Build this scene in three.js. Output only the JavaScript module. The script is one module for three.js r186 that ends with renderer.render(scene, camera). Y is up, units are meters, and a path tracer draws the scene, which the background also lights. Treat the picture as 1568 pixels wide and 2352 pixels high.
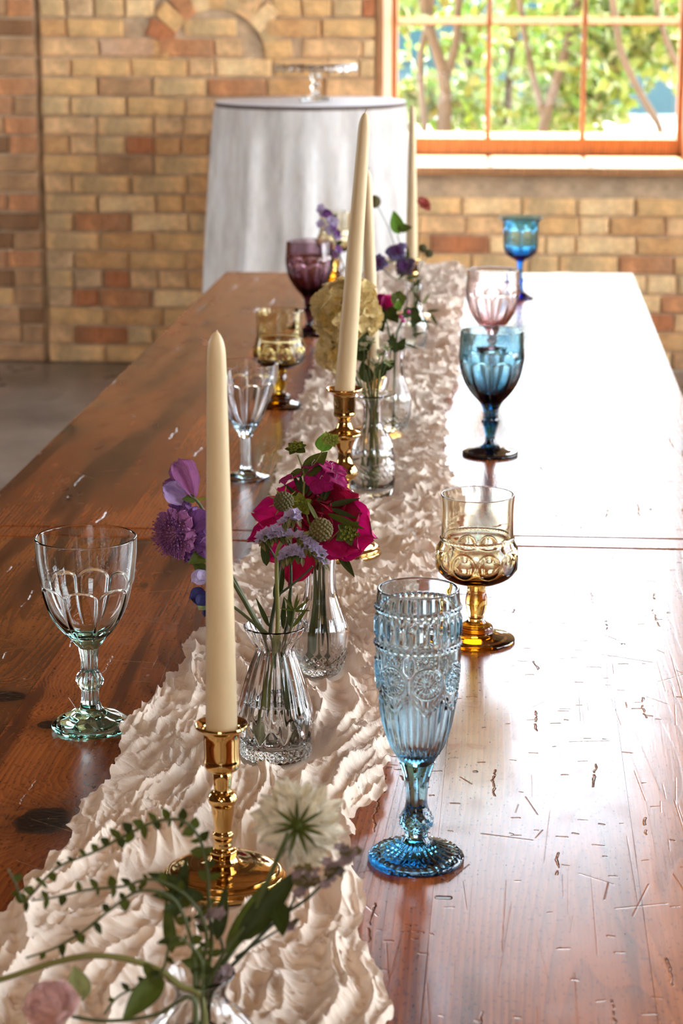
import * as THREE from 'three';
import { ImprovedNoise } from 'three/addons/math/ImprovedNoise.js';
import { mergeGeometries } from 'three/addons/utils/BufferGeometryUtils.js';
import { RoundedBoxGeometry } from 'three/addons/geometries/RoundedBoxGeometry.js';

// ---------------------------------------------------------------- camera, sky, sun, exposure
const scene = new THREE.Scene();
const TABLE = 0.75, EYE = 1.37;                       // table top and camera height above the floor
const FOCAL = 4950, TILT = Math.atan(1201 / FOCAL), TURN = 0.079540;
const camera = new THREE.PerspectiveCamera(2 * Math.atan(1176 / FOCAL) * 180 / Math.PI, 1568 / 2352, 0.05, 200);
camera.rotation.order = 'YXZ';
camera.position.set(0, EYE, 0);
camera.rotation.set(-TILT, TURN, 0);
camera.focus = 1.82;
camera.userData.fStop = 12.5;

const renderer = new THREE.WebGLRenderer({ antialias: true });
renderer.toneMapping = THREE.LinearToneMapping;
renderer.toneMappingExposure = 1.0;
renderer.shadowMap.enabled = true;

const noiseMaker = new ImprovedNoise();
const noise = (x, y, z = 0) => noiseMaker.noise(x + 37.1, y + 11.7, z + 5.3);
const fbm = (x, y, z = 0, n = 4) => { let s = 0, a = 0.5; for (let i = 0; i < n; i++) { s += a * noise(x, y, z + i * 7.7); x *= 2.03; y *= 2.03; a *= 0.5; } return s; };
function random(seed) { let a = seed | 0; return () => { a = (a + 0x6D2B79F5) | 0; let t = Math.imul(a ^ (a >>> 15), 1 | a); t = (t + Math.imul(t ^ (t >>> 7), 61 | t)) ^ t; return ((t ^ (t >>> 14)) >>> 0) / 4294967296; }; }
const clamp = (x, a = 0, b = 1) => Math.min(b, Math.max(a, x));
const step = (a, b, x) => { const t = clamp((x - a) / (b - a)); return t * t * (3 - 2 * t); };
const mix = (a, b, t) => a + (b - a) * t;

// a bright summer sky with thin high cloud, the same all round
{
  const W = 512, H = 256, d = new Float32Array(W * H * 4);
  for (let j = 0; j < H; j++) for (let i = 0; i < W; i++) {
    const el = ((j + 0.5) / H - 0.5) * Math.PI, az = (i + 0.5) / W * 2 * Math.PI, up = Math.max(0, Math.sin(el));
    const x = Math.cos(az) * Math.cos(el), z = Math.sin(az) * Math.cos(el);
    const cloud = step(-0.15, 0.35, fbm(x * 2.5 + 9, z * 2.5, up * 4, 4)) * 0.7;
    const o = (j * W + i) * 4, k = Math.pow(up, 0.5);
    d[o] = mix(mix(1.0, 0.58, k), 1.0, cloud); d[o + 1] = mix(mix(1.01, 0.76, k), 1.0, cloud); d[o + 2] = mix(mix(1.01, 0.98, k), 1.0, cloud); d[o + 3] = 1;
  }
  const t = new THREE.DataTexture(d, W, H, THREE.RGBAFormat, THREE.FloatType);
  t.mapping = THREE.EquirectangularReflectionMapping; t.magFilter = THREE.LinearFilter; t.wrapS = THREE.RepeatWrapping; t.needsUpdate = true;
  scene.background = t; scene.environment = t;
  scene.backgroundIntensity = 17; scene.environmentIntensity = 17;
}
const sun = new THREE.DirectionalLight(0xfff4e4, 62);
sun.position.set(-0.25, 14, -15.5); sun.target.position.set(0, 0, -8);
sun.castShadow = true; sun.shadow.mapSize.set(2048, 2048);
Object.assign(sun.shadow.camera, { left: -14, right: 14, top: 14, bottom: -14, near: 0.5, far: 60 });
scene.add(sun, sun.target);

// ---------------------------------------------------------------- helpers
const used = new Map();
function numbered(name) { const n = used.get(name) || 0; used.set(name, n + 1); return n ? name + '_' + String(n).padStart(3, '0') : name; }
function thing(name, label, category, pos = [0, 0, 0], group) {
  const o = new THREE.Group(); o.name = numbered(name); o.position.set(...pos); scene.add(o);
  o.userData = { label, category }; if (group) o.userData.group = group;
  return o;
}
function structure(name, parent = scene) { const o = new THREE.Group(); o.name = name; if (parent === scene) o.userData.kind = 'structure'; parent.add(o); return o; }
function part(parent, name, geometry, material, label) {
  const m = new THREE.Mesh(geometry, material); m.name = numbered(name); m.castShadow = m.receiveShadow = true; parent.add(m);
  if (label) m.userData.label = label;
  return m;
}
const V = (x, y, z) => new THREE.Vector3(x, y, z);
// the point on the camera's sight line through a place of the photograph, at the depth z in the room
const RIGHT = V(Math.cos(TURN), 0, -Math.sin(TURN)), AHEAD = V(-Math.sin(TURN) * Math.cos(TILT), -Math.sin(TILT), -Math.cos(TURN) * Math.cos(TILT)), UPWARD = RIGHT.clone().cross(AHEAD);
function at(px, py, z) {
  const d = AHEAD.clone().addScaledVector(RIGHT, (px - 784) / FOCAL).addScaledVector(UPWARD, -(py - 1176) / FOCAL);
  return V(0, EYE, 0).addScaledVector(d, z / d.z);
}
function texture(w, h, fn, srgb, repeat = true) {
  const d = new Uint8Array(w * h * 4);
  for (let j = 0; j < h; j++) for (let i = 0; i < w; i++) { const c = fn(i / w, j / h), o = (j * w + i) * 4; d[o] = clamp(c[0]) * 255; d[o + 1] = clamp(c[1]) * 255; d[o + 2] = clamp(c[2]) * 255; d[o + 3] = 255; }
  const t = new THREE.DataTexture(d, w, h); t.magFilter = THREE.LinearFilter; t.minFilter = THREE.LinearFilter;
  t.wrapS = t.wrapT = repeat ? THREE.RepeatWrapping : THREE.ClampToEdgeWrapping;
  if (srgb) t.colorSpace = THREE.SRGBColorSpace; t.needsUpdate = true; return t;
}
// tiling noise on the unit square
const lattice = (i, j, s) => { let h = (Math.imul(i, 374761393) + Math.imul(j, 668265263) + Math.imul(s, 362437)) | 0; h = Math.imul(h ^ (h >>> 13), 1274126177); return ((h ^ (h >>> 16)) >>> 0) / 4294967296 - 0.5; };
const tile = (u, v, f, s = 0) => { const n = Math.max(1, Math.round(f)), x = ((u % 1) + 1) % 1 * n, y = ((v % 1) + 1) % 1 * n, i = Math.floor(x), j = Math.floor(y), q = Math.round(s * 10); let a = x - i, b = y - j; a = a * a * (3 - 2 * a); b = b * b * (3 - 2 * b); return mix(mix(lattice(i % n, j % n, q), lattice((i + 1) % n, j % n, q), a), mix(lattice(i % n, (j + 1) % n, q), lattice((i + 1) % n, (j + 1) % n, q), a), b); };
const tileFbm = (u, v, f, n, s = 0) => { let t = 0, a = 0.6; for (let i = 0; i < n; i++) { t += a * tile(u, v, f, s + i * 5.1); f *= 2.1; a *= 0.55; } return t; };
const std = (o) => new THREE.MeshStandardMaterial(o), phys = (o) => new THREE.MeshPhysicalMaterial(o);
const lin = (r, g, b) => new THREE.Color().setRGB(r, g, b);
function boxAt(x0, x1, y0, y1, z0, z1) { const g = new THREE.BoxGeometry(x1 - x0, y1 - y0, z1 - z0); g.translate((x0 + x1) / 2, (y0 + y1) / 2, (z0 + z1) / 2); return planarUv(g); }
function roundBoxAt(x0, x1, y0, y1, z0, z1, r = 0.004) { const g = new RoundedBoxGeometry(x1 - x0, y1 - y0, z1 - z0, 2, r); g.translate((x0 + x1) / 2, (y0 + y1) / 2, (z0 + z1) / 2); return planarUv(g); }
function planarUv(g) {                                 // uv in metres by the way each face looks
  const p = g.attributes.position, n = g.attributes.normal, uv = new Float32Array(p.count * 2);
  for (let i = 0; i < p.count; i++) {
    const ax = Math.abs(n.getX(i)), ay = Math.abs(n.getY(i)), az = Math.abs(n.getZ(i)), x = p.getX(i), y = p.getY(i), z = p.getZ(i);
    if (ay >= ax && ay >= az) { uv[2 * i] = x; uv[2 * i + 1] = z; } else if (ax >= az) { uv[2 * i] = z; uv[2 * i + 1] = y; } else { uv[2 * i] = x; uv[2 * i + 1] = y; }
  }
  g.setAttribute('uv', new THREE.BufferAttribute(uv, 2)); return g;
}
function spline(pts, n) {                              // a smooth line through [r, y] pairs
  const c = new THREE.CatmullRomCurve3(pts.map(([r, y]) => V(r, y, 0)), false, 'centripetal');
  return c.getPoints(n).map((p) => [Math.max(0, p.x), p.y]);
}
// a closed body of revolution out of strips of [r, y]; each strip is smooth, edges between strips are sharp. relief(angle, r, y, strip) moves a point.
function lathe(strips, n = 64, relief) {
  const pos = [], idx = [], nor = [];
  strips.forEach((s, k) => {
    const g = new THREE.BufferGeometry(), p = [], ix = [], m = s.length;
    for (let j = 0; j < m; j++) for (let i = 0; i < n; i++) {
      const a = i / n * 2 * Math.PI; let [r, y] = s[j];
      if (relief && r > 1e-6) { const q = relief(a, r, y, k); if (Array.isArray(q)) [r, y] = q; else r = q; }
      p.push(r * Math.sin(a), y, r * Math.cos(a));
    }
    for (let j = 0; j < m - 1; j++) for (let i = 0; i < n; i++) {
      const a = j * n + i, b = j * n + (i + 1) % n, c = a + n, d = b + n;
      if (s[j][0] > 1e-6) ix.push(a, b, c);
      if (s[j + 1][0] > 1e-6) ix.push(b, d, c);
    }
    g.setAttribute('position', new THREE.Float32BufferAttribute(p, 3)); g.setIndex(ix); g.computeVertexNormals();
    const q = g.attributes.normal; if (s[0][0] <= 1e-6) for (let i = 0; i < n; i++) q.setXYZ(i, 0, Math.sign(q.getY(n) || 1), 0);
    if (s[m - 1][0] <= 1e-6) for (let i = 0; i < n; i++) q.setXYZ((m - 1) * n + i, 0, Math.sign(q.getY((m - 2) * n) || 1), 0);
    const off = pos.length / 3; for (const v of p) pos.push(v); for (const v of q.array) nor.push(v); for (const v of ix) idx.push(v + off);
  });
  const g = new THREE.BufferGeometry();
  g.setAttribute('position', new THREE.Float32BufferAttribute(pos, 3)); g.setAttribute('normal', new THREE.Float32BufferAttribute(nor, 3)); g.setIndex(idx);
  return g;
}
function tube(points, r0, r1 = r0, sides = 7, seg) {   // a stem that tapers from r0 to r1
  const c = new THREE.CatmullRomCurve3(points), n = seg || Math.max(8, points.length * 6), f = c.computeFrenetFrames(n), p = [], ix = [];
  for (let j = 0; j <= n; j++) { const q = c.getPointAt(j / n), r = mix(r0, r1, j / n); for (let i = 0; i < sides; i++) { const a = i / sides * 2 * Math.PI; const v = q.clone().addScaledVector(f.normals[j], r * Math.cos(a)).addScaledVector(f.binormals[j], r * Math.sin(a)); p.push(v.x, v.y, v.z); } }
  for (let j = 0; j < n; j++) for (let i = 0; i < sides; i++) { const a = j * sides + i, b = j * sides + (i + 1) % sides; ix.push(a, b, a + sides, b, b + sides, a + sides); }
  for (const [row, flip] of [[0, true], [n, false]]) { const q = c.getPointAt(row / n), o = p.length / 3; p.push(q.x, q.y, q.z); for (let i = 0; i < sides; i++) { const a = row * sides + i, b = row * sides + (i + 1) % sides; flip ? ix.push(b, a, o) : ix.push(a, b, o); } }
  const g = new THREE.BufferGeometry(); g.setAttribute('position', new THREE.Float32BufferAttribute(p, 3)); g.setIndex(ix); g.computeVertexNormals();
  g.setAttribute('uv', new THREE.Float32BufferAttribute(new Float32Array(p.length / 3 * 2).map((_, i) => i % 2 ? Math.floor(i / 2 / sides) / n : (Math.floor(i / 2) % sides) / sides), 2));
  return g;
}
function blade(nu, nv, fn) {                           // a sheet: fn(s, t) with s -1..1 across and t 0..1 along gives a point
  const p = [], uv = [], ix = [];
  for (let j = 0; j <= nv; j++) for (let i = 0; i <= nu; i++) { const v = fn(i / nu * 2 - 1, j / nv); p.push(v[0], v[1], v[2]); uv.push(i / nu, j / nv); }
  for (let j = 0; j < nv; j++) for (let i = 0; i < nu; i++) { const a = j * (nu + 1) + i; ix.push(a, a + 1, a + nu + 1, a + 1, a + nu + 2, a + nu + 1); }
  const g = new THREE.BufferGeometry(); g.setAttribute('position', new THREE.Float32BufferAttribute(p, 3)); g.setAttribute('uv', new THREE.Float32BufferAttribute(uv, 2)); g.setIndex(ix); g.computeVertexNormals(); return g;
}

// ---------------------------------------------------------------- textures and materials of the place
const grainMap = texture(512, 512, (u, v) => { const a = 0.80 + 0.5 * tileFbm(u, v, 5, 3) + 0.35 * tileFbm(u, v, 30, 3, 7); return [a, a, a]; });
const mottle = (base, spread, seed) => texture(256, 256, (u, v) => { const a = 1 + spread * (1.4 * tileFbm(u, v, 6, 4, seed) + 0.7 * tileFbm(u, v, 40, 2, seed + 3)), s = tileFbm(u, v, 3, 2, seed + 9) * spread * 0.4; return [base[0] * (a + s), base[1] * a, base[2] * (a - s)]; }, true);
const pitMap = texture(256, 256, (u, v) => { const a = 0.6 + 0.6 * tileFbm(u, v, 12, 4, 2) + 0.35 * tileFbm(u, v, 60, 2, 5); return [a, a, a]; });
const withRepeat = (t, x, y = x) => { const c = t.clone(); c.repeat.set(x, y); c.needsUpdate = true; return c; };

// ---------------------------------------------------------------- the room: x -5 .. 3.4, z -7.93 .. 5, height 4.6
const WALL = -7.93, ROOM = { l: -5, r: 3.4, f: 5, h: 4.6 };
const mortar = std({ color: 0xffffff, map: withRepeat(mottle([0.76, 0.65, 0.52], 0.2, 4), 3), bumpMap: withRepeat(pitMap, 5), bumpScale: 0.004, roughness: 0.95 });
const plainBrick = std({ map: withRepeat(mottle([0.33, 0.24, 0.17], 0.3, 8), 2), bumpMap: withRepeat(pitMap, 5), bumpScale: 0.004, roughness: 0.95 });
const WIN = { l: -0.509, r: 0.665, b: 0.714, t: 3.68 };
{
  const w = structure('wall_back');
  const jx = -1.745;                                   // the open joint where the old pier meets the wall
  const SHADE_FROM = 26 * 0.0705;                             // above this height, left of the window, dark colour stands in for shade
  for (const [a, b] of [[ROOM.l - 0.3, jx - 0.011], [jx + 0.011, WIN.l]]) { part(w, 'masonry', boxAt(a, b, 0, SHADE_FROM, -8.10, WALL - 0.012), mortar); part(w, 'shade_painted_wall', boxAt(a, b, SHADE_FROM, ROOM.h, -8.10, WALL + 0.004), plainBrick); }
  part(w, 'masonry', boxAt(ROOM.l - 0.3, WIN.l, -0.12, ROOM.h, -8.62, -8.10), mortar);
  part(w, 'joint_filling', boxAt(jx - 0.011, jx + 0.011, 0, ROOM.h, -8.10, WALL - 0.03), mortar);
  part(w, 'masonry', boxAt(WIN.l, WIN.r, 0, WIN.b, -8.62, WALL - 0.012), mortar);
  part(w, 'masonry', boxAt(WIN.l, WIN.r, WIN.t, ROOM.h, -8.62, WALL - 0.012), mortar);
  part(w, 'masonry', boxAt(WIN.r, ROOM.r + 0.3, 0, ROOM.h, -8.62, WALL - 0.012), mortar);
  // bricks laid one by one
  const rnd = random(11), tones = [[0.91, 0.75, 0.53], [0.89, 0.72, 0.49], [0.93, 0.78, 0.57], [0.86, 0.67, 0.45], [0.89, 0.70, 0.49], [0.77, 0.55, 0.38], [0.70, 0.46, 0.31], [0.82, 0.66, 0.52], [0.72, 0.56, 0.40], [0.86, 0.73, 0.56], [0.56, 0.41, 0.28]];
  const mats = tones.map((c, i) => std({ map: withRepeat(mottle(c, 0.26, 20 + i), 3), bumpMap: withRepeat(pitMap, 6), bumpScale: 0.003, roughness: 0.95 }));
  const cache = new Map();
  function brickGeo(L, H, k) {
    const key = L.toFixed(3) + H.toFixed(3) + k; if (cache.has(key)) return cache.get(key);
    const r = random(k * 77 + Math.round(L * 1000)), j = () => (r() - 0.5) * 0.005, c = 0.004, D = 0.012, q = [];
    const f = [[-1, -1], [1, -1], [1, 1], [-1, 1]].map(([x, y]) => [x * (L / 2 - c) + j(), y * (H / 2 - c) + j(), D + j() * 0.5]);
    const m = [[-1, -1], [1, -1], [1, 1], [-1, 1]].map(([x, y], i) => [x * L / 2 + (f[i][0] - x * (L / 2 - c)) * 0.7, y * H / 2 + (f[i][1] - y * (H / 2 - c)) * 0.7, D - c]);
    const b = m.map((v) => [v[0], v[1], -0.06]);
    const quad = (a, bb, cc, d) => q.push(...a, ...bb, ...cc, ...a, ...cc, ...d);
    quad(f[0], f[1], f[2], f[3]);
    for (let i = 0; i < 4; i++) { const n = (i + 1) % 4; quad(m[i], m[n], f[n], f[i]); quad(b[i], b[n], m[n], m[i]); }
    const g = new THREE.BufferGeometry(); g.setAttribute('position', new THREE.Float32BufferAttribute(q, 3)); g.computeVertexNormals(); planarUv(g); cache.set(key, g); return g;
  }
  const P = 0.0705, singles = [], rest = mats.map(() => []), arch = V(-1.085, 1.125, 0), RI = 0.165, RO = 0.275;
  function lay(x, y, L, H, turn = 0, tone, lift = 0) {
    const mi = tone ?? (x < jx && rnd() < 0.85 ? [8, 5, 8, 10][Math.floor(rnd() * 4)] : rnd() < 0.86 ? Math.floor(rnd() * 5) : 5 + Math.floor(rnd() * 5)), seen = x > -2.02 && x < 0.8 && y < 1.5;
    const g = brickGeo(Math.round(L * 100) / 100, H, Math.floor(rnd() * 3)), set = V(x, y, WALL - 0.012 + lift + (rnd() - 0.5) * 0.005), tilt = turn + (rnd() - 0.5) * 0.018;
    if (seen && singles.length < 298) { singles.push(1); const m = part(w, 'brick', g, mats[mi]); m.position.copy(set); m.rotation.z = tilt; }
    else { const c = g.clone().applyMatrix4(new THREE.Matrix4().makeRotationZ(tilt).setPosition(set)); rest[mi].push(c); }
  }
  const clash = (x, y, L) => x + L / 2 > WIN.l + 0.002 && x - L / 2 < WIN.r - 0.002 && y > WIN.b - 0.045 && y < WIN.t + 0.02;
  for (let row = 0; row < Math.floor(ROOM.h / P); row++) {
    const y = (row + 0.5) * P;
    for (const [a, b] of [[-2.9, jx - 0.012], [jx + 0.012, ROOM.r]]) {
      let x = a - (row % 2 ? 0.1 : 0) - rnd() * 0.05;
      if (b < -1) x = b - 0.21 * 15 - (row % 2 ? 0 : 0.105);
      if (b > -1) x = a;
      let first = b > -1 && row % 2;
      while (x < b - 0.03) {
        let L = first || rnd() < 0.14 || row % 7 === 4 ? 0.095 : 0.2; first = false;
        L += (rnd() - 0.5) * 0.02; if (x + L > b) L = b - x;
        if (b - (x + L + 0.01) < 0.05) L = b - x - 0.002;
        let cx = x + L / 2, LL = L;
        // cut bricks at the window opening
        if (y > WIN.b - 0.045 && y < WIN.t) { if (x < WIN.l && x + L > WIN.l) { LL = WIN.l - 0.004 - x; cx = x + LL / 2; } else if (x < WIN.r && x + L > WIN.r) { LL = x + L - WIN.r - 0.004; cx = WIN.r + 0.004 + LL / 2; } }
        const dx = cx - arch.x, dy = y - arch.y, d = Math.hypot(dx, dy);
        const inRing = dy > -0.02 && d < RO + 0.02 && d > RI - 0.02, skip = b > -1 && inRing;
        if (LL > 0.03 && !clash(cx, y, LL) && !skip && !(y > SHADE_FROM && cx < WIN.l)) lay(cx, y, LL, P - 0.0095);
        x += L + 0.010;
      }
    }
  }
  for (let k = 0; k < 11; k++) { const a = (k + 0.5) / 11 * Math.PI, r = (RI + RO) / 2 + 0.005; lay(arch.x + Math.cos(a) * r, arch.y + Math.sin(a) * r, 0.1, 0.061, a, [1, 0, 2, 4, 0, 1, 2, 5, 1, 6, 3][k], 0.001); }
  rest.forEach((list, i) => { if (list.length) { const m = part(w, 'brick_field', mergeGeometries(list), mats[i]); m.userData.kind = 'stuff'; } });
}
// the other walls: rough plastered brick with tall windows on the right and behind the camera
function wallWithWindows(name, horizontal, fixed, out, from, to, openings) {
  const w = structure(name), th = 0.4;
  const box = (a, b, y0, y1) => horizontal ? boxAt(a, b, y0, y1, Math.min(fixed, fixed + out * th), Math.max(fixed, fixed + out * th)) : boxAt(Math.min(fixed, fixed + out * th), Math.max(fixed, fixed + out * th), y0, y1, a, b);
  let x = from;
  for (const [a, b, y0, y1] of openings) { part(w, 'masonry', box(x, a, 0, ROOM.h), plainBrick); part(w, 'masonry', box(a, b, 0, y0), plainBrick); part(w, 'masonry', box(a, b, y1, ROOM.h), plainBrick); x = b; }
  part(w, 'masonry', box(x, to, 0, ROOM.h), plainBrick);
}
const rightOpenings = [[-6.7, -4.6, 0.6, 3.6], [-4.2, -2.2, 0.6, 3.6], [-1.6, -0.4, 0.8, 3.2]], addedLeftOpenings = [[-5.7, -4.3, 0.9, 3.0]];
const frontOpenings = [[-1.1, 0.6, 1.7, 3.4]];
wallWithWindows('wall_right', false, ROOM.r, 1, -8.62, ROOM.f + 0.4, rightOpenings);
wallWithWindows('wall_front', true, ROOM.f, 1, ROOM.l - 0.4, ROOM.r, frontOpenings);
wallWithWindows('wall_left', false, ROOM.l, -1, -8.62, ROOM.f, addedLeftOpenings);
{ const e = structure('added_sun_blocker'); part(e, 'sun_blocker_slab', boxAt(ROOM.l - 0.4, ROOM.r + 0.4, 4.35, 4.5, -9.85, -8.63), plainBrick); }  // added overhang, out of view, keeps the sun off the floor
{
  const c = structure('ceiling');
  const timber = std({ map: withRepeat(mottle([0.42, 0.28, 0.17], 0.3, 31), 1), roughness: 0.8 });
  part(c, 'ceiling_deck', boxAt(ROOM.l - 0.4, ROOM.r + 0.4, ROOM.h, ROOM.h + 0.15, -8.62, ROOM.f + 0.4), timber);
  for (let z = -6.5; z < 5; z += 2.2) part(c, 'ceiling_beam', boxAt(ROOM.l, ROOM.r, ROOM.h - 0.24, ROOM.h, z - 0.1, z + 0.1), timber);
}
{
  const f = structure('floor');
  const concrete = std({ map: withRepeat(texture(512, 512, (u, v) => { const a = 0.56 + 0.35 * tileFbm(u, v, 4, 5, 3) + 0.1 * tileFbm(u, v, 60, 2, 8); return [a, a * 0.93, a * 0.85]; }, true), 0.4), roughness: 0.33, roughnessMap: withRepeat(texture(256, 256, (u, v) => { const a = 0.85 + 0.5 * tileFbm(u, v, 5, 4, 6); return [a, a, a]; }), 0.5) });
  // slabs with sawn joints
  const xs = [ROOM.l, -2.05, 0.9, ROOM.r], zs = [WALL, -5.1, -2.0, 1.2, ROOM.f];
  for (let i = 0; i < 3; i++) for (let j = 0; j < 4; j++) part(f, 'slab', boxAt(xs[i] + 0.003, xs[i + 1] - 0.003, -0.12, 0, zs[j] + 0.003, zs[j + 1] - 0.003), concrete);
  part(f, 'slab_bed', boxAt(ROOM.l - 0.4, ROOM.r + 0.4, -0.2, -0.12, -8.62, ROOM.f + 0.4), concrete);
}
// ---------------------------------------------------------------- windows
function slopedBar(x0, x1, y0, face, rise, zFront, depth) { // a horizontal bar whose upper side slopes up and away from the room, as a glazing bar does
  const s = new THREE.Shape([[0, 0], [0, face], [-0.62 * depth, face + rise], [-depth, face + rise], [-depth, 0]].map(([z, y]) => new THREE.Vector2(z, y)));
  const g = new THREE.ExtrudeGeometry(s, { depth: x1 - x0, bevelEnabled: false }); g.rotateY(-Math.PI / 2);
  g.translate(x1, y0, zFront); return planarUv(g);
}
const cedarMap = texture(512, 512, (u, v) => { const t = u * 26 + 3 * tileFbm(u, v, 2, 3, 4), k = 0.5 + 0.5 * Math.sin(6.283 * t), a = 0.86 + 0.16 * k + 0.25 * tileFbm(u, v * 0.25, 30, 2, 6); return [0.70 * a, 0.49 * a, 0.30 * a]; }, true);
const cedar = std({ map: withRepeat(cedarMap, 3), roughness: 0.4 });
const paneGlass = phys({ color: 0xffffff, roughness: 0, transmission: 1, thickness: 0, ior: 1.5 });
{
  const w = structure('window_1'), Z = -8.5, T = 3.62, B = 0.82, L = -0.46, R = 0.616;
  part(w, 'lining_board', roundBoxAt(WIN.l, -0.48, 0.745, WIN.t, -8.6, WALL + 0.004), cedar);
  part(w, 'lining_board', roundBoxAt(0.636, WIN.r, 0.745, WIN.t, -8.6, WALL + 0.004), cedar);
  part(w, 'lining_board', roundBoxAt(-0.48, 0.636, T + 0.03, WIN.t, -8.6, WALL + 0.004), cedar);
  part(w, 'window_sill', roundBoxAt(WIN.l - 0.05, WIN.r + 0.05, 0.715, 0.744, -8.6, -7.875, 0.005), cedar);
  for (const [a, b] of [[-0.48, L], [R, 0.636]]) part(w, 'stile', roundBoxAt(a, b, 0.746, T + 0.03, Z - 0.03, Z + 0.03), cedar);
  part(w, 'bottom_rail', slopedBar(L, R, 0.746, 0.062, 0.022, Z + 0.03, 0.04), cedar);
  part(w, 'top_rail', roundBoxAt(L, R, T, T + 0.03, Z - 0.03, Z + 0.03), cedar);
  const xs = [L, -0.108, 0.256, R], ys = [0, 1, 2, 3, 4, 5, 6, 7].map((i) => B + i * 0.43);
  for (const x of [xs[1], xs[2]]) part(w, 'muntin', roundBoxAt(x - 0.009, x + 0.009, B, T, Z - 0.02, Z + 0.022), cedar);
  for (let i = 0; i < 3; i++) for (let j = 0; j < 7; j++) {
    const a = xs[i] + (i ? 0.009 : 0), b = xs[i + 1] - (i < 2 ? 0.009 : 0);
    if (j) part(w, 'muntin', slopedBar(a, b, ys[j] - 0.014, 0.006, 0.024, Z + 0.022, 0.032), cedar);
    part(w, 'pane', boxAt(a, b, ys[j] + (j ? 0.016 : 0), Math.min(T, ys[j + 1] - 0.014), Z - 0.003, Z + 0.001), paneGlass);
  }
}
function plainWindow(name, horizontal, fixed, [a, b, y0, y1]) {
  const w = structure(name), c = (u0, u1, v0, v1, d0, d1) => horizontal ? boxAt(u0, u1, v0, v1, fixed + d0, fixed + d1) : boxAt(fixed + d0, fixed + d1, v0, v1, u0, u1);
  for (const [u, v] of [[a, a + 0.05], [b - 0.05, b]]) part(w, 'stile', c(u, v, y0, y1, 0.2, 0.26), cedar);
  for (const [u, v] of [[y0, y0 + 0.06], [y1 - 0.05, y1]]) part(w, 'rail', c(a + 0.05, b - 0.05, u, v, 0.2, 0.26), cedar);
  part(w, 'pane', c(a + 0.05, b - 0.05, y0 + 0.06, y1 - 0.05, 0.228, 0.231), paneGlass);
  for (let k = 1; k < 3; k++) { const m = mix(a + 0.05, b - 0.05, k / 3); part(w, 'muntin', c(m - 0.01, m + 0.01, y0 + 0.06, y1 - 0.05, 0.21, 0.25), cedar); }
  for (let k = 1; k < 6; k++) { const m = mix(y0 + 0.06, y1 - 0.05, k / 6); part(w, 'muntin', c(a + 0.05, b - 0.05, m - 0.01, m + 0.01, 0.212, 0.248), cedar); }
}
rightOpenings.forEach((o, i) => plainWindow('window_' + (i + 2), false, ROOM.r, o));
addedLeftOpenings.forEach((o, i) => plainWindow('window_' + (i + 5), false, ROOM.l - 0.46, o));  // added window, out of view, to brighten the left of the back wall
frontOpenings.forEach((o, i) => plainWindow('window_' + (i + 6), true, ROOM.f, o));
// ---------------------------------------------------------------- outside: sunlit pavement, a low pale building, slender trees
{
  const g = structure('pavement_outside');
  const paving = std({ map: withRepeat(texture(256, 256, (u, v) => { const a = 0.58 + 0.20 * tileFbm(u, v, 6, 4, 5); return [a, a * 0.98, a * 0.94]; }, true), 0.5), roughness: 0.9 });
  const xs = [-30, -8, -2, 1.5, 6, 34], zs = [-44, -26, -17, -12.5, -8.64];
  for (let i = 0; i < 5; i++) for (let j = 0; j < 4; j++) part(g, 'paving_slab', boxAt(xs[i] + 0.01, xs[i + 1] - 0.01, -0.4, -0.12, zs[j] + 0.01, zs[j + 1] - 0.01), paving);
  const b = structure('building_outside');
  const render = std({ color: 0xffffff, map: withRepeat(mottle([0.17, 0.26, 0.27], 0.08, 61), 0.4), roughness: 0.9 }), tint = phys({ color: lin(0.02, 0.05, 0.055), roughness: 0.3, specularIntensity: 0.15 });
  part(b, 'facade', boxAt(-16, 9, -0.15, 3.0, -30, -27), render);
  for (let i = 0; i < 9; i++) { const x = -7 + i * 1.7; part(b, 'window_frame', boxAt(x - 0.06, x + 1.26, 0.5, 2.1, -27, -26.95), render); part(b, 'pane', boxAt(x, x + 1.2, 0.56, 2.04, -26.95, -26.93), tint); }
}
const barkMat = std({ map: withRepeat(mottle([0.34, 0.29, 0.24], 0.35, 71), 3), roughness: 0.9 });
const treeLeafMat = phys({ color: lin(0.21, 0.27, 0.055), roughness: 0.8, transmission: 0.5, thickness: 0, side: THREE.DoubleSide });
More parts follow.
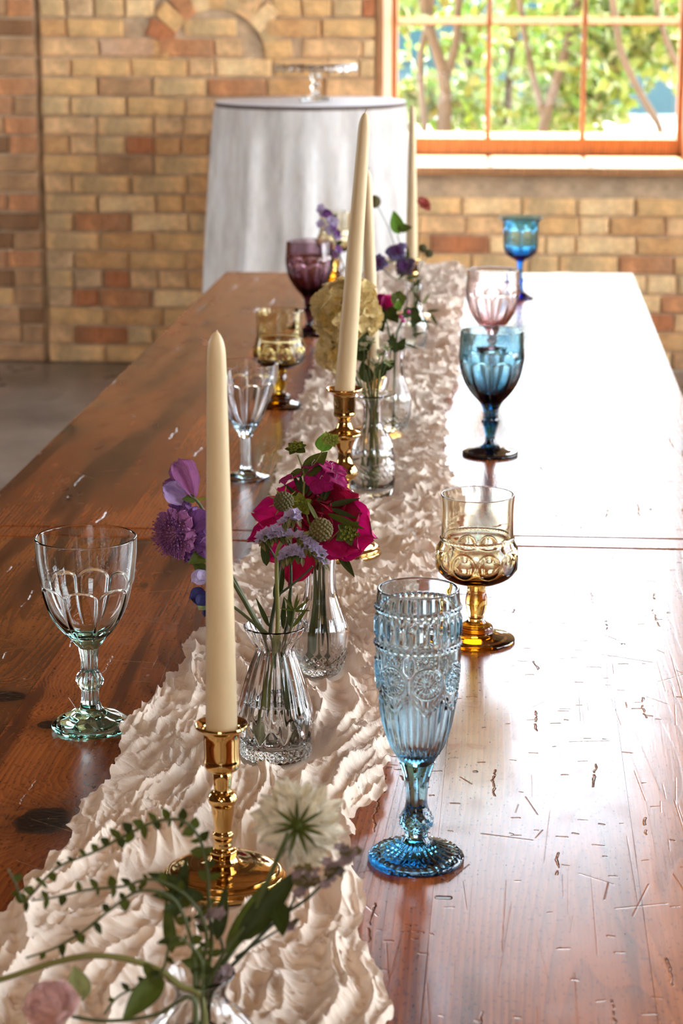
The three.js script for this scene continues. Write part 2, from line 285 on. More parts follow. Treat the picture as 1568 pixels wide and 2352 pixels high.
{
  const leafShape = blade(2, 4, (s, t) => { const w = 0.022 * Math.sin(Math.PI * Math.pow(t, 0.75)) + 0.0005; return [s * w, t * 0.075, Math.abs(s) * w * 0.5 - 0.02 * t * t]; });
  function tree(name, label, z, trunks, crown, count, seed) {
    const rnd = random(seed), first = at(...trunks[0][0], z), t = thing(name, label, 'tree', [first.x, -0.12, z], 'slender trees outside the window');
    for (const path of trunks) {
      const pts = path.map(([x, y, dz = 0]) => at(x, y, z + dz).sub(t.position));
      const foot = pts[0].clone(); foot.y = 0; if (pts[0].y > 0.02) pts.unshift(foot);
      const top = pts[pts.length - 1], prev = pts[pts.length - 2], dir = top.clone().sub(prev).normalize(); dir.y = Math.abs(dir.y) + 0.6; dir.normalize();
      pts.push(top.clone().addScaledVector(dir, 0.6), top.clone().addScaledVector(dir, 1.3));
      part(t, 'trunk', tube(pts, path.w || 0.05, 0.012, 8), barkMat);
    }
    const leaves = new THREE.InstancedMesh(leafShape, treeLeafMat, count), d = new THREE.Object3D(), c = new THREE.Color();
    for (let i = 0; i < count; i++) {
      const [cx, cy, rx, ry, rz] = crown[Math.floor(rnd() * crown.length)];
      let x, y, zz; do { x = rnd() * 2 - 1; y = rnd() * 2 - 1; zz = rnd() * 2 - 1; } while (x * x + y * y + zz * zz > 1);
      const clump = Math.floor(rnd() * 40), q = random(seed * 100 + clump * 7); const k = 0.62;
      d.position.set(cx + mix(x, q() * 2 - 1, k) * rx - t.position.x, cy + mix(y, q() * 2 - 1, k) * ry + 0.12, mix(zz, q() * 2 - 1, k) * rz - 0.30);
      d.rotation.set(rnd() * 6.28, rnd() * 6.28, rnd() * 6.28); d.scale.setScalar(0.7 + rnd() * 0.8); d.updateMatrix(); leaves.setMatrixAt(i, d.matrix);
      leaves.setColorAt(i, c.setRGB(0.7 + rnd() * 0.6, 0.75 + rnd() * 0.5, 0.5 + rnd() * 0.7));
    }
    leaves.name = numbered('foliage'); leaves.userData.kind = 'stuff'; leaves.castShadow = true; t.add(leaves);
  }
  const W = (w, ...p) => { p.w = w; return p; };
  tree('slender_tree', 'slender forked tree seen through the window pane beside the wooden jamb', -11.6, [W(0.045, [1022, 310], [1020, 180], [985, 60]), W(0.03, [1020, 200], [1045, 110], [1052, 20]), W(0.022, [975, 310], [965, 130], [985, 40])], [[-0.5, 1.25, 0.55, 0.5, 0.5], [-0.45, 0.72, 0.5, 0.22, 0.4], [-0.3, 2.0, 0.7, 0.7, 0.6]], 1500, 3);
  tree('slender_tree', 'slender tree outside whose trunk runs close behind the first upright window bar', -12.2, [W(0.035, [1078, 310], [1078, 150], [1060, 60]), W(0.03, [1165, 310], [1168, 200], [1185, 60])], [[0.0, 1.15, 0.6, 0.45, 0.5], [0.05, 0.70, 0.5, 0.22, 0.4], [0.1, 1.9, 0.6, 0.6, 0.5]], 1500, 4);
  tree('slender_tree', 'slender tree leaning towards the middle of the window with dense green leaves', -11.3, [W(0.035, [1245, 310], [1270, 210], [1312, 70]), W(0.02, [1250, 290], [1225, 180], [1200, 50])], [[0.22, 1.2, 0.55, 0.5, 0.5], [0.3, 0.78, 0.4, 0.2, 0.4], [0.3, 1.9, 0.7, 0.6, 0.5]], 1500, 5);
  tree('slender_tree', 'slender leaning tree with a bare curved trunk before the bright pavement', -11.0, [W(0.022, [1522, 318], [1470, 215], [1430, 130], [1412, 40]), W(0.018, [1570, 170], [1540, 120], [1515, 40])], [[0.70, 1.22, 0.6, 0.33, 0.4], [0.66, 1.05, 0.35, 0.2, 0.3], [0.8, 1.9, 0.7, 0.6, 0.5]], 1500, 6);
}

// ---------------------------------------------------------------- the two wooden tables
const onTable = (px, py) => { const d = at(px, py, -1).sub(V(0, EYE, 0)); return V(0, EYE, 0).addScaledVector(d, (TABLE - EYE) / d.y); };
const EDGE = { l: -0.645, r: 0.268 };
function woodTextures(w, h, x0, x1, z0, z1, seams, knots, seed, wear) {
  const col = new Uint8Array(w * h * 4), canvas = document.createElement('canvas'); canvas.width = w; canvas.height = h;
  const ctx = canvas.getContext('2d'), img = ctx.createImageData(w, h), X = (i) => mix(x0, x1, i / w), Z = (j) => mix(z0, z1, j / h), sx = w / (x1 - x0), sz = h / Math.abs(z1 - z0);
  const rnd = random(seed), planks = seams.slice(1).map((_, i) => ({ c: mix(seams[i], seams[i + 1], 0.2 + rnd() * 0.6) + (rnd() - 0.5) * 0.1, s: rnd() * 50, tone: (i ? 0.9 : 0.78) + rnd() * 0.2, red: rnd(), f: 170 + rnd() * 110 }));  // leftmost plank darkened in its colour to stand in for dim light
  const A = [0.25, 0.115, 0.045], B = [0.66, 0.39, 0.18], K = [0.045, 0.028, 0.02];
  for (let j = 0; j < h; j++) for (let i = 0; i < w; i++) {
    const x = X(i), z = Z(j), o = (j * w + i) * 4; let k = 0; while (k < planks.length - 1 && x > seams[k + 1]) k++;
    const p = planks[k];
    let n = noise(x * 7, z * 1.1, p.s), r = Math.hypot(x - p.c + 0.02 * noise(z * 1.7, p.s), 0.02 + 0.05 * (0.5 + noise(z * 0.8, p.s + 3)) + 0.012 * noise(x * 20, z * 3, p.s)) * p.f + 3.2 * n, core = 0, halo = 0;
    for (const q of knots) { const dx = (x - q[0]) / q[2], dz = (z - q[1]) / q[3], d = Math.hypot(dx, dz) * (1 + 0.18 * noise(x * 60, z * 60, 4)); if (d < 6) { const e = Math.exp(-d * d * 0.22); r += 9 * e; halo = Math.max(halo, Math.exp(-d * d * 0.35) * (q[4] ?? 1)); core = Math.max(core, step(1.12, 0.85, d) * (q[4] ?? 1)); } }
    const ring = r - Math.floor(r), late = Math.pow(ring, 1.5) * step(1.0, 0.9, ring), fine = noise(x * 420, z * 14, p.s) * 0.5 + noise(x * 1000, z * 40, p.s) * 0.35, blotch = fbm(x * 5, z * 2.4, p.s + 20, 4);
    const streak = step(0.12, 0.55, noise(x * 26 + 2 * n, z * 1.3, p.s + 31) + 0.5 * noise(x * 60, z * 3.5, p.s + 33)), patch = step(0.05, 0.5, noise(x * 4.5, z * 2.2, p.s + 41));
    const flecks = noise(x * 500, z * 160, p.s + 9) > 0.40 ? 0.24 : 0;
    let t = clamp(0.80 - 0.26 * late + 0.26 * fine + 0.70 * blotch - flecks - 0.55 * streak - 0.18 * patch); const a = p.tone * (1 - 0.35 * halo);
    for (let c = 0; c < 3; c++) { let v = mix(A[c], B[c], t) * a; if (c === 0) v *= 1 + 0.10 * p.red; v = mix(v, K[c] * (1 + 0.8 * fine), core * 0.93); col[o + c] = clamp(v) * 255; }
    col[o + 3] = 255;
    const hgt = clamp(0.62 + 0.010 * fine - 0.012 * late + 0.10 * blotch - 0.03 * core + core * 0.10 * noise(x * 250, z * 250)); img.data[o] = img.data[o + 1] = img.data[o + 2] = hgt * 255; img.data[o + 3] = 255;
  }
  ctx.putImageData(img, 0, 0);
  const dirt = document.createElement('canvas'); dirt.width = w; dirt.height = h; const dc = dirt.getContext('2d');
  const px = (x) => (x - x0) * sx, pz = (z) => Math.abs(z - z0) * sz, stroke = (list, width, level, ink) => {
    for (const [c, style] of [[ctx, 'rgba(' + level + ',' + level + ',' + level + ',0.85)'], [dc, ink]]) { if (!style) continue; c.strokeStyle = style; c.lineWidth = width; c.lineCap = 'round'; c.beginPath(); list.forEach(([x, z], i) => i ? c.lineTo(px(x), pz(z)) : c.moveTo(px(x), pz(z))); c.stroke(); }
  };
  const area = () => [mix(x0, x1, rnd()), mix(z0, z1, rnd())];
  for (let i = 0; i < 650 * wear.k; i++) { const [x, z] = area(); if (x < -0.1 && rnd() < 0.7) continue; const l = 0.002 + rnd() * 0.007, dz = (rnd() - 0.5) * 0.003; stroke([[x, z], [x + l, z + dz]], 1 + rnd() * 2.2, 85 + rnd() * 45, null); }
  for (let i = 0; i < 95 * wear.k; i++) { let [x, z] = area(); const list = [[x, z]], n = 3 + rnd() * 16; for (let k = 0; k < n; k++) { x += (rnd() - 0.5) * 0.0022; z += 0.002 + rnd() * 0.004; list.push([x, z]); } const deep = rnd(); for (let k = 1; k < list.length; k++) if (rnd() < 0.8) stroke([list[k - 1], list[k]], 1 + rnd() * 3, 30 + deep * 60, 'rgba(60,28,14,' + (0.1 + rnd() * 0.35) + ')'); }
  for (let i = 0; i < 420 * wear.k; i++) { const [x, z] = area(), l = 0.02 + rnd() * 0.12, a = (rnd() - 0.5) * 0.2; stroke([[x, z], [x + l * a, z + l]], 0.8, 130 + rnd() * 20, rnd() < 0.4 ? 'rgba(190,140,100,0.18)' : null); }
  for (let i = 0; i < 160 * wear.k; i++) { const [x, z] = area(), l = 0.01 + rnd() * 0.05, a = rnd() * 6.28; stroke([[x, z], [x + l * Math.cos(a), z + l * Math.sin(a)]], 0.8 + rnd(), 105 + rnd() * 40, null); }
  for (let i = 0; i < 34 * wear.k; i++) { const [x, z] = area(); stroke([[x, z], [x + 0.0008, z]], 4 + rnd() * 3, 40, 'rgba(30,14,8,0.8)'); }
  for (const [x, z, l, wd] of wear.slots || []) stroke([[x - l, z], [x + l, z]], wd * sx, 10, 'rgba(28,14,9,0.92)');
  const b = ctx.getImageData(0, 0, w, h).data, dd = dc.getImageData(0, 0, w, h).data;
  for (let o = 0; o < col.length; o += 4) { const a = dd[o + 3] / 255; if (a) for (let c = 0; c < 3; c++) col[o + c] = mix(col[o + c], dd[o + c], a); }
  const make = (data, srgb) => { const t = new THREE.DataTexture(data, w, h); t.magFilter = THREE.LinearFilter; t.wrapS = t.wrapT = THREE.MirroredRepeatWrapping; if (srgb) t.colorSpace = THREE.SRGBColorSpace; t.needsUpdate = true; return t; };
  return [make(col, true), make(new Uint8Array(b), false)];
}
function makeTable(name, label, seams, zNear, zFar, size, region, knots, seed, wear, endBoard) {
  const t = thing(name, label, 'table', [(EDGE.l + EDGE.r) / 2, 0, (zNear + zFar) / 2], 'two wooden farm tables set end to end');
  const [map, bump] = woodTextures(size[0], size[1], EDGE.l, EDGE.r, region[0], region[1], seams, knots, seed, wear);
  const rough = texture(512, 512, (u, v) => { const a = 0.80 + 0.35 * tileFbm(u, v, 6, 3, seed) + 0.45 * Math.max(0, tileFbm(u, v, 50, 2, seed + 2)); return [a, a, a]; });
  const top = std({ map, bumpMap: bump, bumpScale: 0.0020, roughness: 0.28, roughnessMap: rough });
  const under = std({ map: withRepeat(mottle([0.42, 0.24, 0.13], 0.3, seed), 2), roughness: 0.6 });
  const toUv = (g) => { const p = g.attributes.position, uv = g.attributes.uv; for (let i = 0; i < p.count; i++) uv.setXY(i, (p.getX(i) - EDGE.l) / (EDGE.r - EDGE.l), (p.getZ(i) - region[0]) / (region[1] - region[0])); g.translate(-t.position.x, 0, -t.position.z); return g; };
  const far = zFar + (endBoard ? 0 : 0), near = endBoard ? zNear - 0.048 : zNear;
  for (let i = 0; i < seams.length - 1; i++) {
    const skew = endBoard ? 0.05 * (i / (seams.length - 2)) - 0.02 : 0;
    part(t, 'plank', toUv(boxAt(seams[i] + 0.00012, seams[i + 1] - 0.00012, TABLE - 0.04, TABLE, far - skew, near)), top);
  }
  if (endBoard) part(t, 'end_board', toUv(roundBoxAt(EDGE.l, EDGE.r, TABLE - 0.04, TABLE - 0.0005, zNear - 0.0455, zNear, 0.003)), top);
  const inset = 0.08, y = TABLE - 0.0405, mv = (g) => { g.translate(-t.position.x, 0, -t.position.z); return g; };
  for (const x of [EDGE.l + inset, EDGE.r - inset - 0.025]) part(t, 'apron', mv(boxAt(x, x + 0.025, y - 0.09, y, zFar + 0.19, zNear - 0.19)), under);
  for (const x of [EDGE.l + inset - 0.02, EDGE.r - inset - 0.06]) for (const z of [zFar + 0.12, zNear - 0.2]) part(t, 'leg', mv(roundBoxAt(x, x + 0.07, 0, y, z, z + 0.069, 0.006)), under);
}
const knotAt = (px, py, rx, rz, k = 1) => { const p = onTable(px, py); return [p.x, p.z, rx, rz, k]; };
{
  const slot = onTable(1018, 2062);

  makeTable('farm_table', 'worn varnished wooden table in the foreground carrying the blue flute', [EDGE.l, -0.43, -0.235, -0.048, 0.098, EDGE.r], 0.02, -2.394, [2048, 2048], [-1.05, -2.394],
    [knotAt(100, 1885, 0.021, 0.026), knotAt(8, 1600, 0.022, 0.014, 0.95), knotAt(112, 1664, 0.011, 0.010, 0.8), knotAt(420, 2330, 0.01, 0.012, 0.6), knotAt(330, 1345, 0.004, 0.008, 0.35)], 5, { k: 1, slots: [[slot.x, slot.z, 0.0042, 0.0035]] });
  makeTable('farm_table', 'worn varnished wooden table farther back, before the brick wall', [EDGE.l, -0.46, -0.27, -0.1, 0.085, EDGE.r], -2.402, -4.84, [1024, 1536], [-2.402, -4.9],
    [knotAt(150, 985, 0.018, 0.03, 0.9), knotAt(320, 835, 0.012, 0.02, 0.8), knotAt(400, 1085, 0.01, 0.03, 0.5), knotAt(230, 930, 0.008, 0.02, 0.5)], 9, { k: 0.7, slots: [] }, true);
}

// ---------------------------------------------------------------- the crumpled gauze runner
const RESTS = [];                                      // [x, z, r]: where something stands on the runner and presses it flat
const rest = (x, z, r) => RESTS.push([x, z, r]);
// ---------------------------------------------------------------- glassware: foot, stem and bowl are blown in three closed pieces
const glass = (color, dist, o = {}) => phys({ color: 0xffffff, roughness: 0.012, transmission: 1, thickness: 0.01, ior: 1.5, attenuationColor: lin(...color), attenuationDistance: dist, ...o });
const GAP = 0.00004;
function makeGlass(name, label, group, material, d, pos) {
  const t = thing(name, label, 'glass', pos, group), n = d.n || 96, [fr, fy] = d.foot[d.foot.length - 1], [sr, sy] = d.stem[d.stem.length - 1];
  part(t, 'foot', lathe([[[0, 0.0012], [d.foot[0][0] * 0.72, 0.0012]], [[d.foot[0][0] * 0.72, 0.0012], [d.foot[0][0] * 0.8, 0]], [[d.foot[0][0] * 0.8, 0], [d.foot[0][0] - 0.0008, 0]], spline(d.foot, 40), [[fr, fy], [0, fy]]], d.nFoot || n, d.footRelief), material);
  part(t, 'stem', lathe([[[0, fy + GAP], [fr, fy + GAP]], spline([[fr, fy + GAP], ...d.stem], 64), [[sr, sy], [0, sy]]], d.nStem || 48, d.stemRelief), material);
  const rim = d.bowl[d.bowl.length - 1], inner = d.inner[0], w = (rim[0] - inner[0]) / 2;
  const lip = [0, 1, 2, 3, 4, 5, 6, 7, 8].map((k) => { const a = k / 8 * Math.PI; return [(rim[0] + inner[0]) / 2 + w * Math.cos(a), rim[1] + w * 0.9 * Math.sin(a)]; });
  part(t, 'bowl', lathe([[[0, sy + GAP], [sr, sy + GAP]], spline([[sr, sy + GAP], ...d.bowl], d.rows || 90), lip, spline([inner, ...d.inner.slice(1)], 40)], n, (a, r, y, k) => (k === 1 && d.bowlRelief ? d.bowlRelief(a, r, y) : r)), material);
  return t;
}
// sunk panels with round arched tops; ridges stay between them
const panels = (n, depth, low, shoulder, rise, turn = 0) => (a, r, y) => {
  const f = ((a + turn) / (2 * Math.PI) * n) % 1, s = Math.abs(f * 2 - 1), arch = shoulder + rise * (Math.sqrt(Math.max(0, 1 - s * s * 1.15)) - 1), m = step(arch + 0.0011, arch - 0.0011, y) * step(low, low + 0.012, y) * step(0.97, 0.80, s);
  return r - depth * m;
};
const facets = (n, depth) => (a, r) => { const s = ((a / (2 * Math.PI) * n) % 1) - 0.5; return r * (1 - depth * (1 - Math.cos(Math.PI / n) / Math.cos(s * 2 * Math.PI / n)) * 4); };
const FOOTED = {                                       // the pressed goblet with tall panels
  foot: [[0.0382, 0], [0.0389, 0.0018], [0.0385, 0.0040], [0.030, 0.0062], [0.0200, 0.0088], [0.0157, 0.0105]],
  stem: [[0.0100, 0.0150], [0.0068, 0.0250], [0.0090, 0.0346], [0.0112, 0.0426], [0.0138, 0.0466], [0.0113, 0.0490], [0.0103, 0.0570], [0.0113, 0.0649]],
  bowl: [[0.0157, 0.0729], [0.0258, 0.0840], [0.0362, 0.0999], [0.0418, 0.1157], [0.0446, 0.1346], [0.0439, 0.1472], [0.0427, 0.1712]],
  inner: [[0.0407, 0.1712], [0.0416, 0.148], [0.0414, 0.136], [0.0378, 0.118], [0.0315, 0.103], [0.0200, 0.0885], [0.009, 0.0815], [0, 0.0800]],
  n: 180, bowlRelief: panels(9, 0.0021, 0.066, 0.1335, 0.010), stemRelief: facets(9, 0.6), footRelief: (a, r, y) => r * (1 - 0.01 * Math.abs(Math.cos(a * 4.5))),
};
const FLUTE = {
  foot: [[0.0345, 0], [0.0353, 0.0016], [0.0349, 0.0040], [0.0310, 0.0062], [0.0200, 0.0096], [0.0115, 0.0140], [0.0082, 0.0184]],
  stem: [[0.0082, 0.0205], [0.0090, 0.0240], [0.0118, 0.0274], [0.0121, 0.0330], [0.0092, 0.0390], [0.0077, 0.0440], [0.0078, 0.0540], [0.0098, 0.0660], [0.0128, 0.0760]],
  bowl: [[0.0150, 0.0808], [0.0188, 0.0887], [0.0242, 0.1052], [0.0272, 0.1216], [0.0295, 0.1379], [0.0305, 0.1542], [0.0308, 0.166], [0.0306, 0.1758], [0.0305, 0.1892], [0.0305, 0.194], [0.0301, 0.200], [0.0294, 0.2058]],
  inner: [[0.0270, 0.2058], [0.0276, 0.195], [0.0277, 0.166], [0.0268, 0.142], [0.0246, 0.122], [0.0212, 0.104], [0.0164, 0.0895], [0.012, 0.0838], [0, 0.0822]],
  n: 440, rows: 330, nFoot: 240, nStem: 96,
  bowlRelief: (a, r, y) => {
    let h = 0; const g = (x, s) => Math.exp(-(x / s) * (x / s));
    for (const yy of [0.1935, 0.1668]) h += g(y - yy, 0.0013) * (0.0004 + 0.0009 * Math.pow(Math.abs(Math.cos(a * 20)), 1.3));
    h += 0.0013 * Math.exp(-Math.pow((y - 0.1800) / 0.0072, 6)) * Math.pow(Math.max(0, Math.cos(a * 26)), 0.6);
    const f = ((a + 0.16) / (2 * Math.PI) * 7) % 1 - 0.5, u = f * 2 * Math.PI / 7 * r, v = y - 0.1438, d = Math.hypot(u, v), ph = Math.atan2(v, u);
    if (d < 0.014) {
      h += 0.0009 * g(d - 0.0112, 0.0007) + 0.0010 * g(d - 0.0091, 0.0009) * (0.45 + 0.55 * Math.cos(ph * 16)) + 0.0014 * g(d, 0.0013);
      h += 0.0012 * Math.pow(Math.abs(Math.cos(ph * 9)), 0.8) * step(0.0019, 0.0032, d) * step(0.0079, 0.0066, d);
    }
    const scallop = 0.1262 - 0.0050 * Math.cos(f * 2 * Math.PI), rib = step(scallop, scallop - 0.003, y) * step(0.076, 0.09, y);
    h += 0.0011 * rib * Math.pow(Math.abs(Math.cos(a * 17.5)), 0.7) + 0.0010 * g(y - scallop - 0.002, 0.0013) * Math.pow(Math.abs(Math.cos(a * 14)), 2);
    h += 0.0007 * g(Math.abs(f) - 0.5, 0.10) * Math.exp(-Math.pow((y - 0.157) / 0.006, 4));
    return r + h * 1.3 - 0.0004;
  },
  stemRelief: (a, r, y) => r * (1 + (y > 0.022 && y < 0.037 ? 0.05 * Math.cos(a * 10) * Math.cos((y - 0.03) * 900) : 0.035 * Math.abs(Math.cos(a * 6)))),
  footRelief: (a, r, y, k) => k < 3 ? r : [r * (1 - 0.008 * Math.abs(Math.cos(a * 18)) * step(0.03, 0.035, r)), y + 0.0009 * Math.pow(Math.abs(Math.cos(a * 12)), 1.2) * step(0.009, 0.014, r) * step(0.030, 0.026, r) + 0.0011 * Math.exp(-Math.pow((r - 0.0315) / 0.0016, 2)) * Math.pow(Math.abs(Math.cos(a * 18)), 1.5)],
};
const THUMB = {                                        // short goblet with thumbprints round a swollen waist
  foot: [[0.0376, 0], [0.0384, 0.0016], [0.0376, 0.0034], [0.0300, 0.0058], [0.0172, 0.0092], [0.0166, 0.0108], [0.0160, 0.0155], [0.0100, 0.0190]],
  stem: [[0.0074, 0.0230], [0.0076, 0.0265], [0.0092, 0.0330], [0.0103, 0.0400], [0.0094, 0.0470], [0.0088, 0.0500], [0.0094, 0.0565]],
  bowl: [[0.0170, 0.0588], [0.0258, 0.0618], [0.0335, 0.0665], [0.0390, 0.0740], [0.0408, 0.0840], [0.0388, 0.0950], [0.0358, 0.1015], [0.0350, 0.1060], [0.0346, 0.1180], [0.0347, 0.1340], [0.0357, 0.1466]],
  inner: [[0.0339, 0.1466], [0.0329, 0.134], [0.0328, 0.118], [0.0328, 0.105], [0.0350, 0.095], [0.0368, 0.085], [0.0350, 0.0760], [0.0290, 0.0700], [0.0180, 0.0665], [0, 0.0655]],
  n: 260, rows: 170,
  bowlRelief: (a, r, y) => {
    const n = 10, f = (a / (2 * Math.PI) * n) % 1 - 0.5, u = f * 2 * Math.PI / n * 0.0408, v = (y - 0.0832) * 0.95, d = Math.hypot(u, v), R = 0.0112; let h = 0;
    if (d < R) h -= 0.0021 * (1 - Math.pow(d / R, 2.4)); h += 0.0006 * Math.exp(-Math.pow((d - R) / 0.0009, 2));
    h += Math.exp(-Math.pow((y - 0.1042) / 0.0012, 2)) * (0.0005 + 0.0007 * Math.abs(Math.cos(a * 30 + y * 900)));
    return r + h;
  },
  stemRelief: (a, r, y) => r * (1 + 0.05 * Math.abs(Math.cos(a * 4)) * (y > 0.027 && y < 0.049 ? 1 : 0.2)),
};
const RUSTIC = {                                       // thick arched goblet of greenish bottle glass
  foot: [[0.0330, 0], [0.0339, 0.0018], [0.0335, 0.0045], [0.0260, 0.0088], [0.0160, 0.0125], [0.0105, 0.0172], [0.0085, 0.0220]],
  stem: [[0.0079, 0.0260], [0.0080, 0.0345], [0.0102, 0.0372], [0.0122, 0.0415], [0.0120, 0.0450], [0.0098, 0.0490], [0.0077, 0.0512], [0.0076, 0.0624], [0.0093, 0.0722]],
  bowl: [[0.0133, 0.0777], [0.0237, 0.0889], [0.0312, 0.0999], [0.0374, 0.1165], [0.0403, 0.133], [0.0425, 0.1522], [0.0433, 0.1690]],
  inner: [[0.0411, 0.1690], [0.0402, 0.152], [0.0377, 0.133], [0.0345, 0.117], [0.0284, 0.102], [0.0205, 0.0920], [0.0105, 0.0850], [0, 0.0830]],
  n: 240, rows: 150, bowlRelief: panels(8, 0.0016, 0.076, 0.1300, 0.0075, 0.35), stemRelief: facets(8, 0.9), footRelief: (a, r, y, k) => k < 3 ? r : [r, y + 0.0016 * Math.abs(Math.cos(a * 4)) * step(0.009, 0.016, r) * step(0.033, 0.024, r)],
};
const CONE = {
  foot: [[0.0306, 0], [0.0313, 0.0014], [0.0308, 0.0030], [0.022, 0.0050], [0.0120, 0.0085], [0.0090, 0.0129]],
  stem: [[0.0082, 0.0180], [0.0077, 0.0302], [0.0078, 0.0420], [0.0081, 0.0544]],
  bowl: [[0.0103, 0.0595], [0.0193, 0.0732], [0.0310, 0.0989], [0.0390, 0.1200], [0.0420, 0.1320], [0.0431, 0.1510]],
  inner: [[0.0415, 0.1510], [0.0402, 0.132], [0.0366, 0.120], [0.0283, 0.0995], [0.0160, 0.0760], [0.006, 0.0675], [0, 0.0665]],
  n: 160, bowlRelief: panels(10, 0.0016, 0.055, 0.1290, 0.008), stemRelief: facets(6, 0.9), footRelief: (a, r, y) => r * (1 - 0.02 * Math.abs(Math.cos(a * 5))),
};
const BELL = {
  foot: [[0.0292, 0], [0.0299, 0.0014], [0.0290, 0.0036], [0.0200, 0.0075], [0.0110, 0.0140], [0.0092, 0.0187]],
  stem: [[0.0074, 0.0250], [0.0074, 0.0329], [0.0090, 0.0380], [0.0060, 0.0450], [0.0057, 0.0613], [0.0072, 0.0770]],
  bowl: [[0.0150, 0.0815], [0.0250, 0.0876], [0.0334, 0.0991], [0.0353, 0.1226], [0.0360, 0.1480], [0.0378, 0.1590], [0.0466, 0.1668]],
  inner: [[0.0450, 0.1674], [0.0362, 0.1605], [0.0338, 0.1480], [0.0328, 0.1226], [0.0306, 0.1030], [0.0220, 0.0920], [0.010, 0.0865], [0, 0.0855]],
  n: 120, bowlRelief: panels(8, 0.0018, 0.080, 0.1460, 0.012), stemRelief: facets(6, 0.8),
};
makeGlass('champagne_flute', 'pale blue pressed glass flute with daisy medallions in the foreground', null, glass([0.42, 0.66, 0.78], 0.011), FLUTE, [-0.0628, TABLE, -1.4749]);
makeGlass('goblet', 'clear green-tinged goblet with arched panels on the dark wood beside the runner', null, glass([0.50, 0.88, 0.80], 0.036), RUSTIC, [-0.3563, TABLE, -1.7451]);
const amber = glass([0.94, 0.72, 0.25], 0.015);
makeGlass('thumbprint_goblet', 'golden thumbprint goblet standing just behind the pale blue flute', 'thumbprint goblets of one pattern', amber, THUMB, [-0.0297, TABLE, -2.0259]);
makeGlass('thumbprint_goblet', 'olive gold thumbprint goblet between the purple goblet and the cone-shaped glass', 'thumbprint goblets of one pattern', glass([0.66, 0.50, 0.13], 0.010), THUMB, [-0.3516, TABLE, -3.2275]);
makeGlass('thumbprint_goblet', 'pale amber goblet half hidden behind the tall candle, at the far table end', 'thumbprint goblets of one pattern', amber, THUMB, [at(771, 500, -4.72).x, TABLE, -4.72]);
makeGlass('panelled_goblet', 'smoky blue panelled goblet in front of the pale pink one', 'panelled goblets of one pattern', glass([0.055, 0.21, 0.32], 0.010), FOOTED, [-0.0267, TABLE, -2.8965]);
makeGlass('panelled_goblet', 'pale pink panelled goblet seen over the smoky blue goblet', 'panelled goblets of one pattern', glass([0.90, 0.71, 0.71], 0.011), FOOTED, [-0.0325, TABLE, -3.546]);
makeGlass('panelled_goblet', 'dark purple panelled goblet near the far end of the wooden table', 'panelled goblets of one pattern', glass([0.11, 0.035, 0.06], 0.010), FOOTED, [-0.372, TABLE, -3.935]);
makeGlass('cone_goblet', 'icy blue cone-shaped wine glass half hidden behind the front candle', null, glass([0.76, 0.90, 0.97], 0.022), CONE, [-0.3423, TABLE, -2.7273]);
makeGlass('bell_goblet', 'small bright blue glass with a flared rim, farthest of the blue glasses', null, glass([0.004, 0.17, 0.64], 0.010), BELL, [0.0146, TABLE, -4.4353]);

// ---------------------------------------------------------------- brass candlesticks with cream tapers
const LOW = TABLE + 0.0042;                            // on the flattened gauze
const brass = std({ color: lin(0.64, 0.41, 0.15), metalness: 1, roughness: 0.11, roughnessMap: texture(256, 256, (u, v) => { const a = 0.75 + 0.6 * tileFbm(u, v, 8, 4, 41); return [a, a, a]; }) });
brass.roughnessMap.repeat.set(2, 2);
const withUv = (g) => { const p = g.attributes.position, uv = new Float32Array(p.count * 2); for (let i = 0; i < p.count; i++) { uv[2 * i] = Math.atan2(p.getX(i), p.getZ(i)) / 6.2832; uv[2 * i + 1] = p.getY(i) * 8; } g.setAttribute('uv', new THREE.BufferAttribute(uv, 2)); return g; };
const wax = phys({ color: lin(0.68, 0.53, 0.31), roughness: 0.42, ior: 1.45, map: withRepeat(texture(128, 256, (u, v) => { const a = 0.97 + 0.08 * tileFbm(u, v, 6, 3, 51); return [a, a, a]; }), 1, 1), sheen: 0.2, sheenColor: lin(1, 0.9, 0.7), sheenRoughness: 0.5 });
const wickMat = std({ color: lin(0.72, 0.62, 0.48), roughness: 0.9 });
function candlestick(label, pos, base, stem, socket, n = 72) {
  const t = thing('candlestick', label, 'candlestick', pos, 'brass candlesticks along the runner'), s0 = base[base.length - 1], s1 = stem[stem.length - 1];
  part(t, 'base', withUv(lathe([[[0, 0.0004], [base[0][0] - 0.001, 0.0004]], spline(base, 70), [s0, [0, s0[1]]]], n)), brass);
  part(t, 'stem', withUv(lathe([[[0, s0[1]], s0], spline([s0, ...stem], 140), [s1, [0, s1[1]]]], n)), brass);
  part(t, 'socket', withUv(lathe([[[0, s1[1]], s1], spline([s1, ...socket.out], 60), spline([socket.out[socket.out.length - 1], ...socket.in], 30), [socket.in[socket.in.length - 1], [0, socket.in[socket.in.length - 1][1]]]], n)), brass);
  rest(pos[0], pos[2], base[0][0]);
  return t;
}
